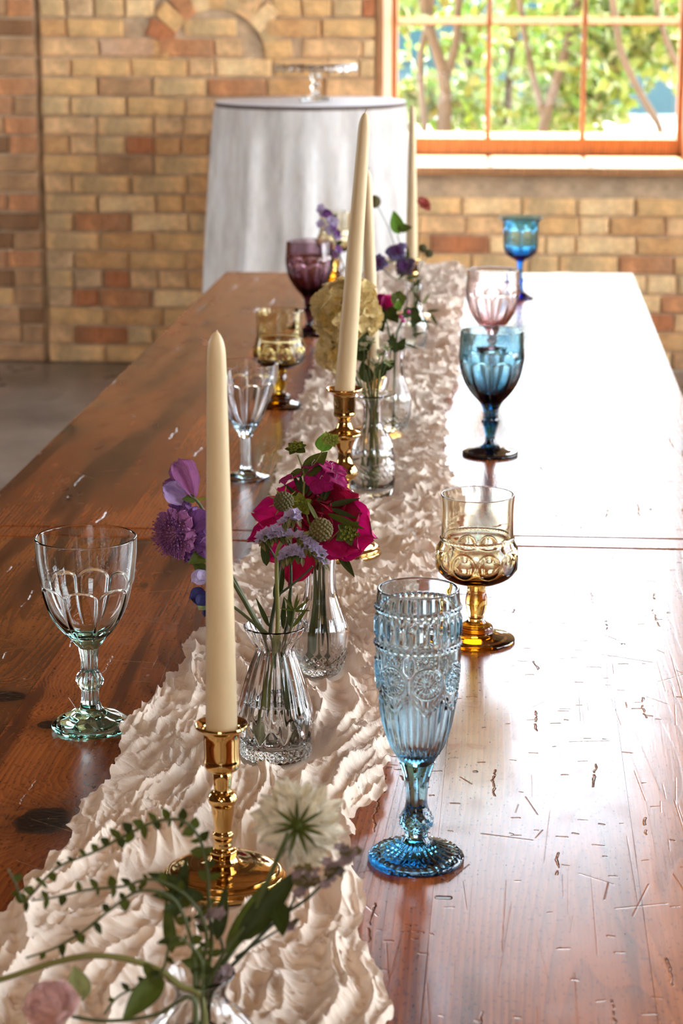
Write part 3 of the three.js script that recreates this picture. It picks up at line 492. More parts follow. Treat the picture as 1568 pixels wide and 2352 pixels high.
function taper(label, pos, L, lean, burnt = 1) {
  const t = thing('taper_candle', label, 'candle', pos, 'cream taper candles'), R0 = 0.0113, R1 = 0.0064;
  const body = [[R0, 0.0012]]; for (let k = 1; k <= 14; k++) body.push([mix(R0, R1, Math.pow(k / 14, 1.15)), 0.0012 + (L - 0.02) * k / 14]);
  body.push([0.0058, L - 0.011], [0.0046, L - 0.006], [0.0028, L - 0.0022], [0.0012, L - 0.0003]);
  part(t, 'wax_body', withUv(lathe([[[0, 0], [R0 - 0.001, 0], [R0, 0.0012]], spline(body, 90), [[0.0012, L - 0.0003], [0, L]]], 48)), wax);
  part(t, 'wick', tube([V(0, L - 0.004, 0), V(0.0005, L + 0.002 * burnt, 0), V(0.0025 * burnt, L + 0.004 * burnt, 0.001), V(0.005 * burnt, L + 0.0032 * burnt, 0.001)], 0.0007, 0.0005, 6), wickMat);
  t.rotation.z = lean;
}
const A_BASE = [[0.0436, 0], [0.0446, 0.0012], [0.0442, 0.0034], [0.0424, 0.0044], [0.0428, 0.0058], [0.0408, 0.0072], [0.0380, 0.0076], [0.0384, 0.0088], [0.0340, 0.0110], [0.0250, 0.0128], [0.0160, 0.0136], [0.0110, 0.0150], [0.0090, 0.0180]];
const A_STEM = [[0.0097, 0.0205], [0.0096, 0.0236], [0.0072, 0.0248], [0.0066, 0.0275], [0.0062, 0.0312], [0.0072, 0.0326], [0.0073, 0.0360], [0.0061, 0.0374], [0.0064, 0.0430], [0.0076, 0.0505], [0.0085, 0.0570], [0.0097, 0.0588], [0.0106, 0.0627], [0.0088, 0.0664], [0.0064, 0.0680], [0.0065, 0.0735], [0.0069, 0.0795], [0.0064, 0.0815]];
const A_CUP = { out: [[0.0090, 0.0826], [0.0120, 0.0850], [0.0129, 0.0885], [0.0125, 0.0925], [0.0127, 0.1037], [0.0131, 0.1095], [0.0150, 0.1135], [0.0184, 0.1150], [0.0189, 0.1163]], in: [[0.0184, 0.1176], [0.0150, 0.1158], [0.0124, 0.1130], [0.0120, 0.1090], [0.0120, 0.0960]] };
const sA = candlestick('brass candlestick in front with rounded foot, holding the nearest taper', [-0.1969, LOW, -1.4167], A_BASE, A_STEM, A_CUP);
sA.userData.label = 'brass candlestick with a broad domed foot, in the foreground of the runner';
const B_BASE = [[0.0408, 0], [0.0416, 0.0015], [0.0412, 0.0045], [0.0392, 0.0060], [0.0396, 0.0078], [0.0370, 0.0100], [0.0345, 0.0106], [0.0330, 0.0140], [0.0250, 0.0205], [0.0160, 0.0262], [0.0110, 0.0310]];
const B_STEM = [[0.0124, 0.0340], [0.0088, 0.0390], [0.0062, 0.0500], [0.0055, 0.0757], [0.0066, 0.0836], [0.0122, 0.0882], [0.0151, 0.0950], [0.0130, 0.1010], [0.0088, 0.1064], [0.0073, 0.1143], [0.0074, 0.1200], [0.0096, 0.1257], [0.0112, 0.1300], [0.0124, 0.1325], [0.0190, 0.1372], [0.0182, 0.1392], [0.0108, 0.1430], [0.0073, 0.1505], [0.0076, 0.1540]];
const B_CUP = { out: [[0.0088, 0.1561], [0.0116, 0.1580], [0.0120, 0.1600], [0.0117, 0.1625], [0.0117, 0.1660], [0.0123, 0.1815], [0.0150, 0.1842], [0.0200, 0.1868], [0.0204, 0.1880]], in: [[0.0198, 0.1890], [0.0150, 0.1862], [0.0123, 0.1835], [0.0120, 0.1790], [0.0120, 0.1690]] };
candlestick('taller brass candlestick with a ringed stem, behind the magenta flowers', [-0.1824, LOW, -2.3309], B_BASE, B_STEM, B_CUP);
const cX = at(856, 900, -3.0).x, squat = (list) => list.map(([r, y]) => [r, y * 0.72]);
candlestick('low brass candlestick hidden behind the cream hydrangea', [cX, LOW, -3.0], squat(A_BASE), squat(A_STEM), { out: squat(A_CUP.out), in: squat(A_CUP.in) }, 40);
const sD = sA.clone(); sD.name = numbered('candlestick'); sD.position.set(-0.193, LOW, -4.1); sD.userData = { ...sD.userData, label: 'distant brass candlestick among the far flower stems' }; scene.add(sD); rest(-0.193, -4.1, 0.044);
taper('foremost cream taper candle standing upright in the foreground candlestick', [-0.1969, LOW + 0.0965, -1.4167], 0.297, 0, 0.15);
taper('tall cream taper candle tilting sideways above the magenta flowers', [-0.1836, LOW + 0.1695, -2.3309], 0.319, -0.0730);
taper('cream taper candle just behind the tilting one, rising from the hydrangea', [cX, LOW + 0.0695, -3.0], 0.303, 0.030);
taper('distant cream taper candle beside the window-lit tablecloth', [-0.193, LOW + 0.0965, -4.1], 0.309, 0.002);

// ---------------------------------------------------------------- bud vases with water
const clearGlass = glass([0.90, 0.95, 0.93], 0.05), water = phys({ color: 0xffffff, roughness: 0, transmission: 1, thickness: 0.01, ior: 1.33, attenuationColor: lin(0.92, 0.95, 0.90), attenuationDistance: 0.12 });
function vase(name, label, pos, d) {
  const t = thing(name, label, 'vase', pos, 'small glass bud vases'), n = d.n || 120, o = d.outer, top = o[o.length - 1], inn = d.inner, w = (top[0] - inn[0][0]) / 2;
  const lip = [0, 1, 2, 3, 4, 5, 6].map((k) => { const a = k / 6 * Math.PI; return [(top[0] + inn[0][0]) / 2 + w * Math.cos(a), top[1] + w * Math.sin(a)]; });
  part(t, 'body', lathe([[[0, 0.001], [o[0][0] * 0.7, 0.001]], [[o[0][0] * 0.7, 0.001], [o[0][0] * 0.78, 0]], [[o[0][0] * 0.78, 0], [o[0][0], 0]], spline(o, d.rows || 110), lip, spline(inn, 60)], n, (a, r, y, k) => (k === 3 && d.relief ? d.relief(a, r, y) : r)), clearGlass);
  const dense = spline(inn, 200).filter(([, y]) => y < d.fill).map(([r, y]) => [Math.max(0, r - 0.0003), y + 0.0003]).reverse();
  const edge = dense[dense.length - 1];
  part(t, 'water', lathe([dense, [edge, [edge[0] * 0.6, edge[1] - 0.0006], [0, edge[1] - 0.0006]]], 64), water);
  rest(pos[0], pos[2], Math.max(o[0][0], d.press || 0));
  return t;
}
const CARAFE = {
  outer: [[0.0275, 0], [0.0290, 0.0030], [0.0306, 0.0166], [0.0320, 0.0278], [0.0316, 0.0389], [0.0286, 0.0500], [0.0257, 0.0610], [0.0204, 0.0775], [0.0160, 0.0895], [0.0158, 0.0925], [0.0178, 0.0955], [0.0228, 0.1040], [0.0256, 0.1103]],
  inner: [[0.0236, 0.1103], [0.0206, 0.1040], [0.0150, 0.0955], [0.0136, 0.0910], [0.0178, 0.0775], [0.0231, 0.0610], [0.0261, 0.0500], [0.0291, 0.0389], [0.0296, 0.0278], [0.0280, 0.0170], [0.0230, 0.0105], [0, 0.0095]], fill: 0.0466, n: 240, rows: 150,
  relief: (a, r, y) => r - 0.0010 * (0.5 + 0.5 * Math.cos(a * 18)) * step(0.028, 0.042, y) - 0.0010 * Math.pow(Math.abs(Math.sin(a * 9)), 6) * step(0.044, 0.030, y) * step(0.002, 0.006, y) + 0.0012 * Math.abs(Math.cos(a * 14 + y * 500)) * Math.abs(Math.cos(a * 14 - y * 500)) * step(0.012, 0.006, y) - 0.0013 * Math.exp(-Math.pow((Math.abs(((a / 6.2832 * 9) % 1) - 0.5) - (y - 0.014) * 26) / 0.07, 2)) * step(0.033, 0.029, y) * step(0.013, 0.015, y),
};
const BULB = {
  outer: [[0.0170, 0], [0.0194, 0.0050], [0.0232, 0.0170], [0.0256, 0.0300], [0.0260, 0.0426], [0.0212, 0.0576], [0.0160, 0.0720], [0.0146, 0.0850], [0.0142, 0.0960], [0.0148, 0.1080], [0.0156, 0.1155]],
  inner: [[0.0138, 0.1155], [0.0128, 0.1080], [0.0122, 0.0960], [0.0124, 0.0850], [0.0138, 0.0720], [0.0190, 0.0576], [0.0238, 0.0426], [0.0234, 0.0300], [0.0208, 0.0170], [0.0150, 0.0085], [0, 0.0075]], fill: 0.0447, n: 200, rows: 130,
  relief: (a, r, y) => r + 0.0012 * Math.abs(Math.cos(a * 9 + y * 420)) * Math.abs(Math.cos(a * 9 - y * 420)) * step(0.026, 0.018, y) * step(0.001, 0.004, y) - 0.0006 * (0.5 + 0.5 * Math.cos(a * 16)) * step(0.020, 0.030, y) - 0.0005 * Math.abs(Math.cos(a * 5)) * step(0.07, 0.085, y),
};
const DECANTER = {
  outer: [[0.0245, 0], [0.0262, 0.0040], [0.0288, 0.0188], [0.0306, 0.0317], [0.0281, 0.0508], [0.0268, 0.0636], [0.0212, 0.0763], [0.0124, 0.0877], [0.0114, 0.0980], [0.0120, 0.1140], [0.0180, 0.1230], [0.0296, 0.1275]],
  inner: [[0.0286, 0.1290], [0.0175, 0.1248], [0.0104, 0.1150], [0.0094, 0.0980], [0.0102, 0.0877], [0.0190, 0.0750], [0.0246, 0.0626], [0.0259, 0.0508], [0.0284, 0.0317], [0.0266, 0.0188], [0.0210, 0.0100], [0, 0.0090]], fill: 0.0525, n: 160,
  relief: (a, r, y) => r - 0.0009 * Math.max(0, Math.cos(a * 24 + y * 700)) * step(0.020, 0.026, y) * step(0.046, 0.040, y) - 0.0006 * Math.abs(Math.cos(a * 8)) * step(0.052, 0.06, y) * step(0.088, 0.08, y),
};
const GLOBE = {
  outer: [[0.0200, 0], [0.0230, 0.0020], [0.0320, 0.0180], [0.0345, 0.0340], [0.0320, 0.0480], [0.0240, 0.0600], [0.0160, 0.0680], [0.0140, 0.0740], [0.0165, 0.0820], [0.0196, 0.0860]],
  inner: [[0.0178, 0.0860], [0.0146, 0.0818], [0.0120, 0.0740], [0.0138, 0.0670], [0.0218, 0.0585], [0.0296, 0.0470], [0.0322, 0.0340], [0.0298, 0.0190], [0.0210, 0.0080], [0, 0.0070]], fill: 0.0400, n: 160,
  relief: (a, r, y) => r - 0.0008 * (0.5 + 0.5 * Math.cos(a * 20)) * step(0.01, 0.02, y) * step(0.066, 0.06, y),
};
const V1 = [-0.1886, LOW, -1.6795], V2 = [-0.1707, LOW, -1.9021], V3 = [-0.1711, LOW, -2.6286], V6 = [at(460, 2270, -1.09).x, LOW, -1.09];
const V4 = [at(905, 814, -3.05).x, LOW, -3.05], V5 = [at(950, 655, -3.75).x, LOW, -3.75], V7 = [at(800, 640, -3.95).x, LOW, -3.95];
vase('bud_vase', 'ribbed clear vase with a wide collar holding the lavender and purple flowers', V1, CARAFE);
const bulb = vase('bud_vase', 'slim-necked clear vase holding the magenta peony', V2, BULB);
vase('bud_vase', 'clear vase with a flat flared lip behind the tilting candle', V3, DECANTER);
vase('bud_vase', 'round clear vase of wild greens cut by the bottom of the picture', V6, GLOBE);
for (const [p, label] of [[V4, 'slim clear vase holding the round magenta bud and lobed leaves'], [V5, 'distant clear vase of tall thin greens before the last candlestick'], [V7, 'distant clear vase hidden behind the tilting candle, holding lavender sprigs']]) { const c = bulb.clone(); c.name = numbered('bud_vase'); c.position.set(...p); c.userData = { ...c.userData, label }; scene.add(c); rest(p[0], p[2], 0.018); }
// ---------------------------------------------------------------- warm bulbs hanging in the room behind the camera
const bulbGlow = std({ color: 0xffffff, emissive: lin(1, 0.62, 0.28), emissiveIntensity: 14 }), capMat = std({ color: 0x2a211a, metalness: 0.6, roughness: 0.4 });
for (const [x, y, z, which] of [[-0.9, 2.7, 0.6, 'lower of the pair over the table end'], [0.5, 2.75, 0.9, 'higher of the pair over the table end'], [-1.6, 2.65, 2.0, 'lowest of all, towards the left wall'], [1.3, 2.7, 2.2, 'towards the windowed right wall'], [-0.4, 2.8, 2.8, 'highest of all, close to the front wall']]) {
  const t = thing('pendant_bulb', 'bare warm bulb on a cord, ' + which, 'pendant light', [x, y, z], 'bare bulbs hanging from the ceiling');
  part(t, 'bulb', lathe([spline([[0, -0.045], [0.02, -0.038], [0.03, -0.012], [0.02, 0.02], [0.013, 0.034], [0, 0.036]], 24)], 24), bulbGlow);
  part(t, 'cap', lathe([[[0, 0.0362], [0.015, 0.0362], [0.015, 0.07], [0.004, 0.08], [0, 0.08]]], 20), capMat);
  part(t, 'cord', tube([V(0, 0.079, 0), V(0, (ROOM.h - y) / 2, 0), V(0, ROOM.h - y, 0)], 0.003, 0.003, 6), capMat);
  const l = new THREE.PointLight(lin(1, 0.70, 0.40), 2.3); l.position.set(x, y - 0.005, z); l.castShadow = true; l.shadow.radius = 1.3; scene.add(l);
}
// ---------------------------------------------------------------- the runner itself, pressed flat where things stand on it
{
  const Lz = [[-0.9, -0.40], [-1.1, -0.36], [-1.22, -0.352], [-1.34, -0.330], [-1.5, -0.322], [-1.6, -0.312], [-1.74, -0.318], [-1.9, -0.300], [-2.03, -0.296], [-2.3, -0.292], [-2.45, -0.285], [-2.75, -0.300], [-2.95, -0.315], [-3.2, -0.318], [-3.45, -0.325], [-3.7, -0.31], [-4.1, -0.30], [-4.9, -0.31]];
  const Rz = [[-0.9, -0.035], [-1.1, -0.055], [-1.215, -0.066], [-1.33, -0.088], [-1.43, -0.103], [-1.53, -0.114], [-1.58, -0.100], [-1.64, -0.094], [-1.75, -0.100], [-1.9, -0.118], [-2.1, -0.092], [-2.25, -0.074], [-2.4, -0.066], [-2.55, -0.062], [-2.7, -0.072], [-2.9, -0.088], [-3.2, -0.096], [-3.4, -0.088], [-3.7, -0.090], [-4.1, -0.100], [-4.5, -0.100], [-4.9, -0.105]];
  const look = (tab, z) => { let k = 0; while (k < tab.length - 2 && z < tab[k + 1][0]) k++; const [a, b] = [tab[k], tab[k + 1]]; return mix(a[1], b[1], step(a[0], b[0], z)); };
  const ridge = (n) => 1 - Math.min(1, Math.abs(n) * 2.6);
  const rows = []; for (let z = -0.92; z > -4.835;) { rows.push(z); z -= 0.0014 + 0.0007 * Math.max(0, -z - 1.2); }
  const nu = 240, p = [], uv = [], ix = [], half = rows.length;
  rows.forEach((z, j) => {
    const l = look(Lz, z) + 0.012 * noise(z * 16, 3) + 0.007 * noise(z * 55, 8), r = look(Rz, z) + 0.009 * noise(z * 18, 23) + 0.006 * noise(z * 60, 28);
    for (let i = 0; i <= nu; i++) {
      const u = i / nu; let x = mix(l, r, u), zz = z;
      const wx = 0.034 * noise(x * 5, z * 6, 1) + 0.007 * noise(x * 18, z * 20, 2), wz = 0.030 * noise(x * 6, z * 6, 5) + 0.008 * noise(x * 20, z * 20, 6);
      const far = step(-1.75, -2.35, z), X = x + wx + 0.10 * z * (1 - far), Z = z + wz;
      // long pleats in the foreground, jumbled crumples farther off; the gauze pinches to sharp crests
      const pinch = (n, k) => Math.exp(-k * Math.abs(n));
      const long = pinch(noise(X * 40, Z * 5.5, 11), 4.5), second = pinch(noise(X * 66 + 5, Z * 12, 13), 5), jumble = pinch(noise(X * 27, Z * 24, 17), 4.5), small = pinch(noise(X * 58, Z * 54, 19), 6), cross = pinch(noise(X * 30 + 9, Z * 62, 23), 6);
      const swell = 0.5 + 0.9 * noise(X * 9, Z * 5, 29);
      const fine = pinch(noise(X * 95, Z * 88, 25), 5), crease = pinch(noise(X * 62 + 3, Z * 40, 27), 9);
      let h = mix(0.0165 * long * (0.55 + 0.6 * swell) + 0.0075 * second + 0.0026 * cross + 0.0030 * crease, 0.0125 * jumble * (0.45 + 0.8 * swell) + 0.0065 * small + 0.0025 * cross, mix(0.20, 1, far)) + 0.0018 * fine + 0.005 * swell;
      const edge = Math.min(u, 1 - u) * (r - l), hem = step(0, 0.02, edge);
      h = h * mix(0.55, 1, hem) + 0.0035 * (1 - hem) * (1 + noise(x * 60, z * 70, 37));
      // folds lean over
      x += 0.008 * noise(X * 22, Z * 10, 41) * mix(0.25, 1, hem); zz += 0.006 * noise(X * 14, Z * 20, 43);
      if (z < -4.5) h += 0.012 * step(-4.5, -4.75, z) * (0.6 + noise(X * 20, Z * 20, 51));
      let flat = 1; for (const [rx, rz, rr] of RESTS) { const d = Math.hypot(x - rx, zz - rz); flat = Math.min(flat, step(rr + 0.005, rr + 0.038, d)); }
      h = mix(0.0013, Math.max(0.0022, h + 0.0022), flat);
      p.push(x, TABLE + h, zz); uv.push(x, zz);
    }
  });
  for (let j = 0; j < half - 1; j++) for (let i = 0; i < nu; i++) { const a = j * (nu + 1) + i; ix.push(a, a + 1, a + nu + 1, a + 1, a + nu + 2, a + nu + 1); }
  const g = new THREE.BufferGeometry(); g.setAttribute('position', new THREE.Float32BufferAttribute(p, 3)); g.setAttribute('uv', new THREE.Float32BufferAttribute(uv, 2)); g.setIndex(ix); g.computeVertexNormals();
  const weave = texture(256, 256, (u, v) => { const a = 0.5 + 0.25 * Math.sin(u * 6.2832 * 32) + 0.25 * Math.sin(v * 6.2832 * 32) + 0.2 * tileFbm(u, v, 20, 2, 4); return [a, a, a]; });
  const gauze = phys({ color: lin(0.95, 0.81, 0.665), roughness: 0.95, transmission: 0.25, transparent: true, opacity: 0.96, specularIntensity: 0.3, thickness: 0, bumpMap: withRepeat(weave, 42), bumpScale: 0.00025, side: THREE.DoubleSide });
  const m = part(scene, 'table_runner', g, gauze);
  m.userData.label = 'long crumpled blush gauze runner laid down the middle of both tables'; m.userData.category = 'table runner';
}

// ---------------------------------------------------------------- the round table by the window, its cloths and the cake stand
{
  const C = [-0.701, 0, -7.45], R = 0.325, H = 1.0, t = thing('cocktail_table', 'tall round table with a dark wooden rim standing before the brick wall', 'table', C);
  const dark = std({ map: withRepeat(mottle([0.30, 0.19, 0.12], 0.3, 81), 3), roughness: 0.85 });
  part(t, 'table_top', lathe([[[0, H - 0.016], [R, H - 0.016]], [[R, H - 0.016], [R, H - 0.004]], [[R, H - 0.004], [0, H - 0.004]]], 72), dark);
  part(t, 'pedestal', lathe([[[0, 0.03], [0.04, 0.03], [0.035, 0.5], [0.04, H - 0.017], [0, H - 0.017]]], 24), dark);
  part(t, 'foot', lathe([[[0, 0], [0.22, 0], [0.22, 0.012], [0.05, 0.03], [0, 0.03]]], 40), dark);
  const linen = std({ map: withRepeat(mottle([0.93, 0.94, 0.95], 0.05, 84), 6), roughness: 0.75 });
  const topper = part(scene, 'table_topper', lathe([[[0, 0], [R + 0.001, 0]], [[R + 0.001, 0], [R + 0.002, 0.003], [R - 0.002, 0.0045], [0, 0.0045]]], 72), linen);
  topper.position.set(C[0], H - 0.0038, C[2]); Object.assign(topper.userData, { label: 'round white linen topper lying on the tall round table', category: 'tablecloth' });
  const lace = texture(256, 256, (u, v) => { const a = 0.94 + 0.22 * tileFbm(u, v, 9, 4, 3) + 0.10 * tileFbm(u, v, 60, 2, 6); return [a, a, a]; });
  const sheer = phys({ color: lin(0.97, 0.96, 0.94), map: withRepeat(texture(256, 256, (u, v) => { const a = 0.97 + 0.30 * tileFbm(u, v, 8, 4, 3); return [a, a * 0.985, a * 0.97]; }, true), 7, 0.8), roughness: 0.9, transmission: 0.28, thickness: 0, alphaMap: withRepeat(lace, 8, 1), transparent: true, opacity: 0.97, side: THREE.DoubleSide });
  const fold = (a, k) => 0.055 * k * Math.pow(0.5 + 0.5 * Math.sin(a * 8 + 1.9 * Math.sin(a * 2 + 1)), 1.8) + 0.014 * k * Math.sin(a * 19 + 2 * Math.sin(a * 3));
  const skirt = part(scene, 'table_skirt', blade(260, 40, (s, v) => { const a = s * Math.PI, k = Math.pow(v, 0.55), r = R + 0.003 + 0.030 * v + fold(a, k); return [Math.sin(a) * r, -v * (H - 0.03), Math.cos(a) * r]; }), sheer);
  skirt.position.set(C[0], H - 0.0165, C[2]); Object.assign(skirt.userData, { label: 'sheer white lace skirt falling in folds from the tall round table', category: 'tablecloth' });
  // glass cake stand
  const s = thing('cake_stand', 'clear glass cake stand with a scalloped plate on the tall round table', 'cake stand', [-0.683, H + 0.0008, -7.45]);
  const clear = phys({ color: 0xffffff, roughness: 0.02, transmission: 1, thickness: 0.01, ior: 1.5, attenuationColor: lin(0.9, 0.95, 0.94), attenuationDistance: 0.06 });
  part(s, 'foot', lathe([[[0, 0.001], [0.05, 0.001]], spline([[0.05, 0.001], [0.052, 0.004], [0.04, 0.01], [0.018, 0.016], [0.013, 0.022]], 14), [[0.013, 0.022], [0, 0.022]]], 40, (a, r, y) => r * (1 + 0.05 * Math.cos(a * 12) * step(0.02, 0.05, r))), clear);
  part(s, 'stem', lathe([[[0, 0.0221], [0.013, 0.0221]], spline([[0.013, 0.0221], [0.011, 0.035], [0.018, 0.044], [0.012, 0.055], [0.012, 0.07], [0.021, 0.078], [0.014, 0.088], [0.016, 0.1], [0.026, 0.109]], 30), [[0.026, 0.109], [0, 0.109]]], 32), clear);
  part(s, 'plate', lathe([[[0, 0.1091], [0.03, 0.1091]], spline([[0.03, 0.1091], [0.09, 0.1125], [0.128, 0.1150], [0.1345, 0.1090], [0.1385, 0.1035]], 26), spline([[0.1385, 0.1035], [0.1412, 0.1080], [0.1400, 0.1180], [0.1340, 0.1215], [0.06, 0.1190], [0, 0.1185]], 26)], 96, (a, r, y) => { const k = step(0.125, 0.14, r), c = Math.abs(Math.cos(a * 12)); return [r * (1 + 0.018 * k * c), y + (y < 0.113 ? -0.008 : 0.003) * k * c]; }), clear);
}
// ---------------------------------------------------------------- cut flowers, each stem a thing of its own
const veins = texture(128, 128, (u, v) => { const k = Math.abs(Math.sin(u * 40 + 5 * tileFbm(u, v, 3, 2, 4))), a = 0.90 + 0.06 * k + 0.30 * tileFbm(u, v, 6, 3, 6); return [a, a, a]; }, true);
const petalMat = (r, g, b, o = {}) => phys({ color: lin(r, g, b), map: veins, roughness: 0.8, transmission: 0.32, thickness: 0, specularIntensity: 0.3, side: THREE.DoubleSide, ...o });
const green = petalMat(0.075, 0.098, 0.012, { roughness: 0.6 }), deepGreen = petalMat(0.034, 0.050, 0.007, { roughness: 0.55 }), limeGreen = petalMat(0.23, 0.25, 0.03), paleGreen = petalMat(0.28, 0.33, 0.14), brightGreen = petalMat(0.12, 0.26, 0.025);
const stemMat = std({ color: lin(0.065, 0.085, 0.022), roughness: 0.6 }), darkStem = std({ color: lin(0.030, 0.042, 0.014), roughness: 0.6 }), limeStem = std({ color: lin(0.17, 0.17, 0.04), roughness: 0.6 });
const magenta = petalMat(0.62, 0.006, 0.17), crimson = petalMat(0.40, 0.004, 0.05), pinkRed = petalMat(0.38, 0.006, 0.13), purple = petalMat(0.22, 0.085, 0.29), mauve = petalMat(0.44, 0.17, 0.40), lilac = petalMat(0.50, 0.42, 0.62), indigo = petalMat(0.025, 0.022, 0.10), cream = petalMat(0.80, 0.64, 0.30), ivory = petalMat(0.84, 0.78, 0.62), palePink = petalMat(0.75, 0.50, 0.48), dustyPink = petalMat(0.42, 0.32, 0.34), butter = petalMat(0.66, 0.46, 0.14);
const podMat = std({ color: lin(0.12, 0.095, 0.03), roughness: 0.8 }), podDark = std({ color: lin(0.10, 0.09, 0.03), roughness: 0.8 }), pinMat = std({ color: lin(0.22, 0.08, 0.15), roughness: 0.6 }), palePin = std({ color: lin(0.62, 0.46, 0.52), roughness: 0.6 });
// petal outlines: [length 1, half width w], cupped, ruffled and curling
const petalShape = (w, cup, ruffle, curl, seed = 1, blunt = 0.6, nu = 8, nv = 10) => { const tc = Math.pow(0.5, 1 / blunt); return blade(nu, nv, (s, t) => { const k = 0.006 + w * (t < tc ? 0.12 + 0.88 * Math.sin(Math.PI / 2 * Math.pow(t / tc, 0.9)) : Math.sqrt(Math.max(0, 1 - Math.pow((t - tc) / (1.001 - tc), 2.3)))); return [s * k + 0.03 * ruffle * noise(s * 3, t * 4, seed), t * (1 - 0.05 * s * s + 0.05 * ruffle * t * noise(s * 4, 1, seed + 2)), cup * (s * s * k) + ruffle * 0.16 * t * noise(s * 2.6, t * 2.2, seed + 5) + curl * t * t]; }); };
const leafShape = (w, bend, fold = 0.35) => blade(4, 10, (s, t) => { const k = w * Math.pow(Math.sin(Math.PI * Math.pow(t, 0.7)), 0.9) + 0.004; return [s * k, t, Math.abs(s) * k * fold + bend * t * t]; });
const PETAL = { wide: [0, 1, 2, 3].map((i) => petalShape(0.46, 0.55, 1.7, 0.16, i * 3 + 1, 1.8, 10, 12)), frill: [0, 1, 2].map((i) => petalShape(0.26, 0.3, 2.2, -0.15, i * 5 + 2, 1.8, 8, 8)), strap: [0, 1, 2].map((i) => petalShape(0.13, 0.6, 1.6, -0.2, i * 7 + 3, 1.7, 5, 7)), heart: petalShape(0.46, 0.5, 0.7, 0.2, 9, 1.0), tiny: petalShape(0.42, 0.6, 0.5, 0.2, 4, 0.9, 3, 4) };
const LEAF = { long: leafShape(0.13, 0.12), narrow: leafShape(0.075, 0.16), oval: leafShape(0.30, -0.1), round: leafShape(0.46, 0.1, 0.2) };
// a leaf with lobes, as geraniums have
const LOBED = blade(24, 8, (s, t) => { const a = s * 2.5, r = t * (0.80 + 0.16 * Math.abs(Math.cos(a * 2.6)) + 0.05 * Math.cos(a * 13)); return [Math.sin(a) * r * 0.62, 0.42 + Math.cos(a) * r * 0.60 - 0.0, 0.10 * t * t + 0.05 * t * Math.cos(a * 5.2)]; });
const mergedFlower = (n, geo, tilt, scale) => { const list = []; for (let i = 0; i < n; i++) list.push(geo.clone().applyMatrix4(new THREE.Matrix4().makeRotationZ(i / n * 6.2832).multiply(new THREE.Matrix4().makeRotationX(tilt)).multiply(new THREE.Matrix4().makeScale(scale, scale, scale)))); return mergeGeometries(list); };
const STAR4 = mergedFlower(4, PETAL.tiny, 0.25, 1), STAR5 = mergedFlower(5, PETAL.tiny, 0.5, 1), TRUMPET = mergedFlower(5, petalShape(0.45, 0.5, 1.6, -0.35, 6, 1.2, 3, 4), 0.95, 1);
const toEye = (p) => V(0, EYE, 0).sub(p).normalize();
function frame(axis, spin = 0) { const n = axis.clone().normalize(); let up = V(0, 1, 0).addScaledVector(n, -n.y); if (up.lengthSq() < 1e-4) up = V(0, 0, -1).addScaledVector(n, n.z); up.normalize(); const m = new THREE.Matrix4().makeBasis(up.clone().cross(n), up, n); return m.multiply(new THREE.Matrix4().makeRotationZ(spin)); }
function put(root, name, geo, mat, world, axis, o = {}) { // a part at a place, facing along axis, turned by spin, leaning by tilt towards the axis
  const m = part(root, name, geo, mat, o.label), s = o.scale ?? 1;
  const M = frame(axis, o.spin || 0).multiply(new THREE.Matrix4().makeRotationX(o.tilt || 0)).multiply(new THREE.Matrix4().makeScale(s * (o.sx ?? 1), s, s)); M.setPosition(world.clone().sub(root.base || root.position)); m.applyMatrix4(M); return m;
}
function head(t, name = 'flower_head') { const g = new THREE.Group(); g.name = numbered(name); g.base = t.position; t.add(g); return g; } // a bloom: a part whose petals are its pieces
function ring(root, geos, mat, c, axis, n, len, tilt, o = {}) { const r = random(o.seed || n * 13); for (let i = 0; i < n; i++) put(root, o.name || 'petal', Array.isArray(geos) ? geos[i % geos.length] : geos, mat, c.clone(), axis, { spin: (i + (o.shift || 0) + (r() - 0.5) * 0.5) / n * 6.2832, tilt: tilt + (r() - 0.5) * 0.3, scale: len * (0.85 + r() * 0.3), sx: o.sx }); }
function flower(name, label, base, stem, z, r0, r1, mat = stemMat, group = 'cut flowers in the bud vases') { // stem: [px, py, dz] up from the vase
  const t = thing(name, label, 'flower', base, group);
  t.points = stem.map(([x, y, dz = 0]) => at(x, y, z + dz));
  part(t, 'stem', tube(t.points.map((p) => p.clone().sub(t.position)), r0, r1, 7), mat);
  t.tip = t.points[t.points.length - 1]; return t;
}
const sprig = (t, pts, z, r0, r1, mat = stemMat) => { const p = pts.map(([x, y, dz = 0]) => at(x, y, z + dz)); part(t, 'stem', tube(p.map((q) => q.clone().sub(t.position)), r0, r1, 6), mat); return p; };
